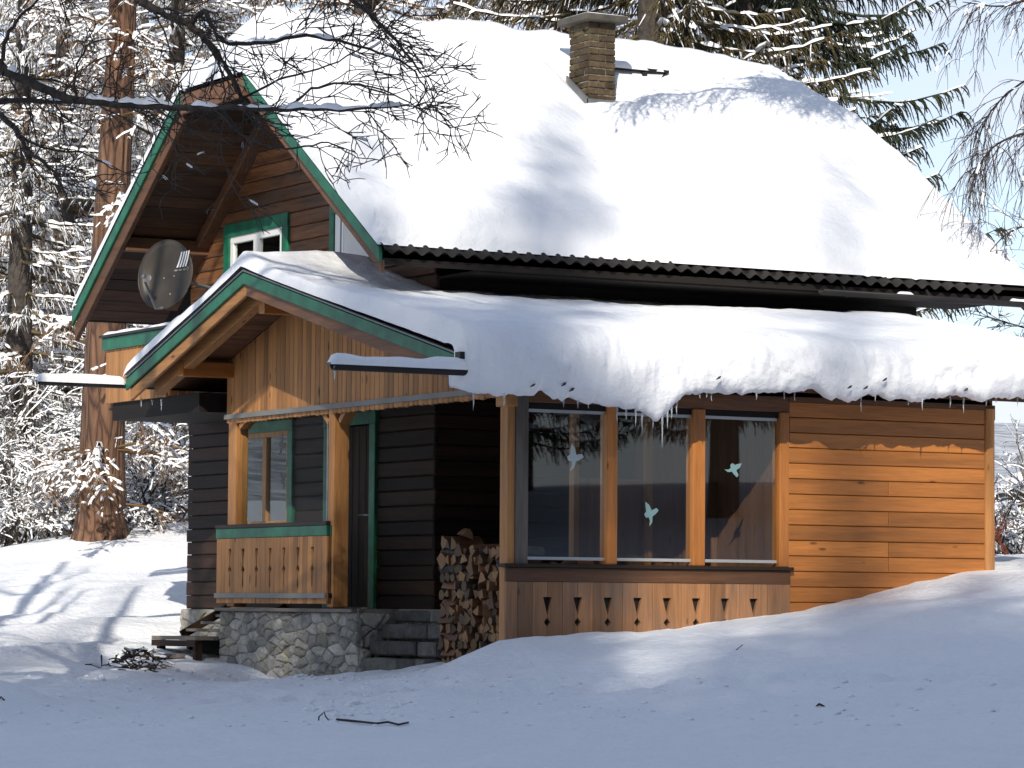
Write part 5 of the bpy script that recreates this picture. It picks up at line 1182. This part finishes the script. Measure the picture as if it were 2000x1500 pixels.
for i, (px, d, h, n, lab, m) in enumerate([
    (40, 53.5, 2.6, 22, 'snow-laden shrub at the left edge of the snow slope', 'twig'), (120, 52.5, 1.5, 14, 'low snowy shrub just left of the big larch trunk', 'twig_olive'),
    (290, 54, 2.4, 20, 'snow-laden shrub right of the big larch trunk', 'twig'), (345, 55.5, 2.8, 20, 'snowy shrub against the left corner of the chalet', 'twig_olive'),
    (90, 57, 4.2, 24, 'tall arching snowy shrub behind the left slope', 'twig'), (-40, 56, 4.5, 24, 'tall snowy shrub cut by the left picture edge', 'twig_olive'),
    (240, 57, 3.6, 22, 'tall snowy shrub behind the big larch trunk', 'twig'), (10, 62, 5.5, 26, 'high thicket of snowy branches far left', 'twig_orange'), (180, 63, 5.5, 26, 'high thicket of snowy branches behind the larch', 'twig_olive'),
    (320, 64, 5.0, 24, 'high snowy branches behind the balcony end', 'twig_orange'), (255, 51.2, .6, 9, 'small snow-capped bush at the foot of the big trunk', 'twig'), (150, 51.2, .7, 9, 'tiny snowy bush left of the trunk foot', 'twig')]):
    shrub(px, d, h, n, 200+i, lab, m)
for i, (px, d, h, n, lab, m) in enumerate([(1985, 50, 1.7, 16, 'snowy shrub seen past the right corner of the sunroom', 'twig'), (1958, 47, 1.25, 5, 'rust-leaved shrub tight against the sunroom corner', 'rust_leaf'), (2040, 54, 2.2, 16, 'snow-laden shrub cut by the right picture edge', 'twig_olive')]):
    shrub(px, d, h, n, 240+i, lab, m, group='snowy shrubs right of the sunroom', pick=.6 if m != 'rust_leaf' else .15)

# ------------------------------------------------------------------ far buildings
def far_house(px, d, w_, dp_, h, rz, label, wallm, name='house', win=(), pitch=.6):
    x_, y_ = PX_(px, d); z_ = gz(x_, y_)-.3; t = thing(name, (x_, y_, z_), label, 'house' if name == 'house' else 'shed'); 
    hw, hd = w_/2, dp_/2; rt = h+hd*pitch; ov = .5
    parts = [('wall', MB().box(-hw, hw, -hd, hd, 0, h).add([(-hw, -hd, h), (-hw, hd, h), (-hw, 0, rt), (hw, -hd, h), (hw, hd, h), (hw, 0, rt)], [(0, 2, 1), (3, 4, 5)]), wallm)]
    for s in (-1, 1):
        parts.append(('roof', MB().slab([(-hw-ov, s*(hd+ov), h-ov*pitch), (hw+ov, s*(hd+ov), h-ov*pitch), (hw+ov, 0, rt), (-hw-ov, 0, rt)], .16), 'black_x'))
        parts.append(('roof_snow', MB().slab([(-hw-ov, s*(hd+ov), h-ov*pitch+.3), (hw+ov, s*(hd+ov), h-ov*pitch+.3), (hw+ov, 0, rt+.3), (-hw-ov, 0, rt+.3)], .28), 'snow'))
    for nm, m, mt in parts:
        o = link_mesh(nm, m.V, m.F, mt); o.parent = t
    for (a, z0, ww, hh) in win:
        o = link_mesh('window', *(lambda m: (m.V, m.F))(MB().box(a-ww/2-.08, a+ww/2+.08, -hd-.03, -hd+.02, z0-.08, z0+hh+.08)), 'white_paint'); o.parent = t
        for s in (-.5, .5):
            q = link_mesh('pane', *(lambda m: (m.V, m.F))(MB().box(a+s*ww/2-ww/4+.03, a+s*ww/2+ww/4-.03, -hd-.04, -hd+.0, z0, z0+hh)), 'glass'); q.parent = o
            q2 = link_mesh('dark_reveal', *(lambda m: (m.V, m.F))(MB().box(a+s*ww/2-ww/4+.03, a+s*ww/2+ww/4-.03, -hd-.036, -hd-.02, z0, z0+hh)), 'dark_interior'); q2.parent = o
    t.rotation_euler[2] = rz; return t
far_house(330, 110, 9, 7, 4.6, R(-24), 'pale plastered house glimpsed through the twigs under the balcony', 'plaster', win=((-2.6, 2.6, 1., 1.2), (0, 2.6, 1., 1.2), (2.6, 2.6, 1., 1.2), (-1.4, .5, 1., 1.2), (1.4, .5, 1., 1.2)))
far_house(2165, 78, 4.5, 4, 1.25, R(58), 'small dark shed with snowy roof at the right edge', 'dark_x', 'shed', pitch=.45)

# ------------------------------------------------------------------ the wood behind the viewer that shades the foreground
hv_ = vec(math.cos(R(SUN_AZ)), math.sin(R(SUN_AZ))); pv = vec(-hv_[1], hv_[0]); c0_ = vec(2, -3.2); tl = math.tan(R(SUN_EL))
k = 0
def back_tree(s, dist, zs, wide, lab, pr=None):
    """a spruce whose tip's shadow reaches height zs at the chalet front"""
    p = c0_-hv_*dist+pv*s; zb_ = gz(p[0], p[1]); H = zs+dist*tl-zb_; pr = pr or (SPR if rnd.random() < .6 else SPR2)
    plant(pr, 'spruce_tree' if pr in (SPR, SPR2) else 'larch_tree', p[0], p[1], wide, rnd.uniform(0, 6.28), lab, 'tall trees of the wood facing the chalet', sz=H/(19.5 if pr in (SPR, SPR2) else 21.8), z=zb_, snow=False)
def zshade(s): return float(np.interp(s, [-60, -9, -3.5, 2.5, 3.5, 7.2, 8.4, 40], [6, 2.4, 1.0, 1.0, 4.1, 3.9, .9, .9]))
for row, (dist, step, nm) in enumerate(((45, 2.1, 'front'), (50, 2.1, 'second'), (55, 2.2, 'third'), (61, 2.4, 'rear'))):
    s = (-62. if row in (0, 2) else -22.)-row*.5; k = 0
    while s < 16:
        k += 1; back_tree(s+rnd.uniform(-.5, .5), dist+rnd.uniform(-1.5, 1.5), zshade(s)+rnd.uniform(-.6, .5)-row*.1, 1.25, 'tall spruce, %s from the right in the %s row of the shading wood' % (nth(k), nm)); s += step if s > -22 else 3.4
for k, (s, dist, zs, wide, pr) in enumerate([(2.3, 49, 8.3, .95, SPR), (2.5, 53, 7.6, 1.0, SPR2), (4.2, 50, 6.9, 1.5, LAR), (4.9, 54, 6.2, 1.2, LAR), (-.9, 56, 9.6, 1.2, LAR), (8.5, 47, 7.4, 1.2, LAR), (10.6, 48, 8.2, 1.3, LAR), (9.6, 53, 6.6, .8, SPR2), (11.8, 50, 8.0, 1.0, LAR), (-3.0, 52, 5.2, 1.2, LAR)]):
    back_tree(s, dist, zs, wide, '%s tallest tree rising above the shading wood' % nth(k+1), pr)
for k, (x_, y_, s_) in enumerate(((26, -52, 1.0), (32, -50, 1.1), (22, -55, 1.), (36, -46, 1.05), (29, -60, 1.1), (40, -56, 1.), (18, -58, 1.1), (35, -66, 1.2), (44, -48, 1.0), (25, -66, 1.2))):
    plant(SPR if rnd.random() < .6 else SPR2, 'spruce_tree', x_, y_, s_, rnd.uniform(0, 6), 'spruce mirrored in the sunroom glass, %s of its group' % nth(k+1), 'spruces reflected in the sunroom glass', snow=True)
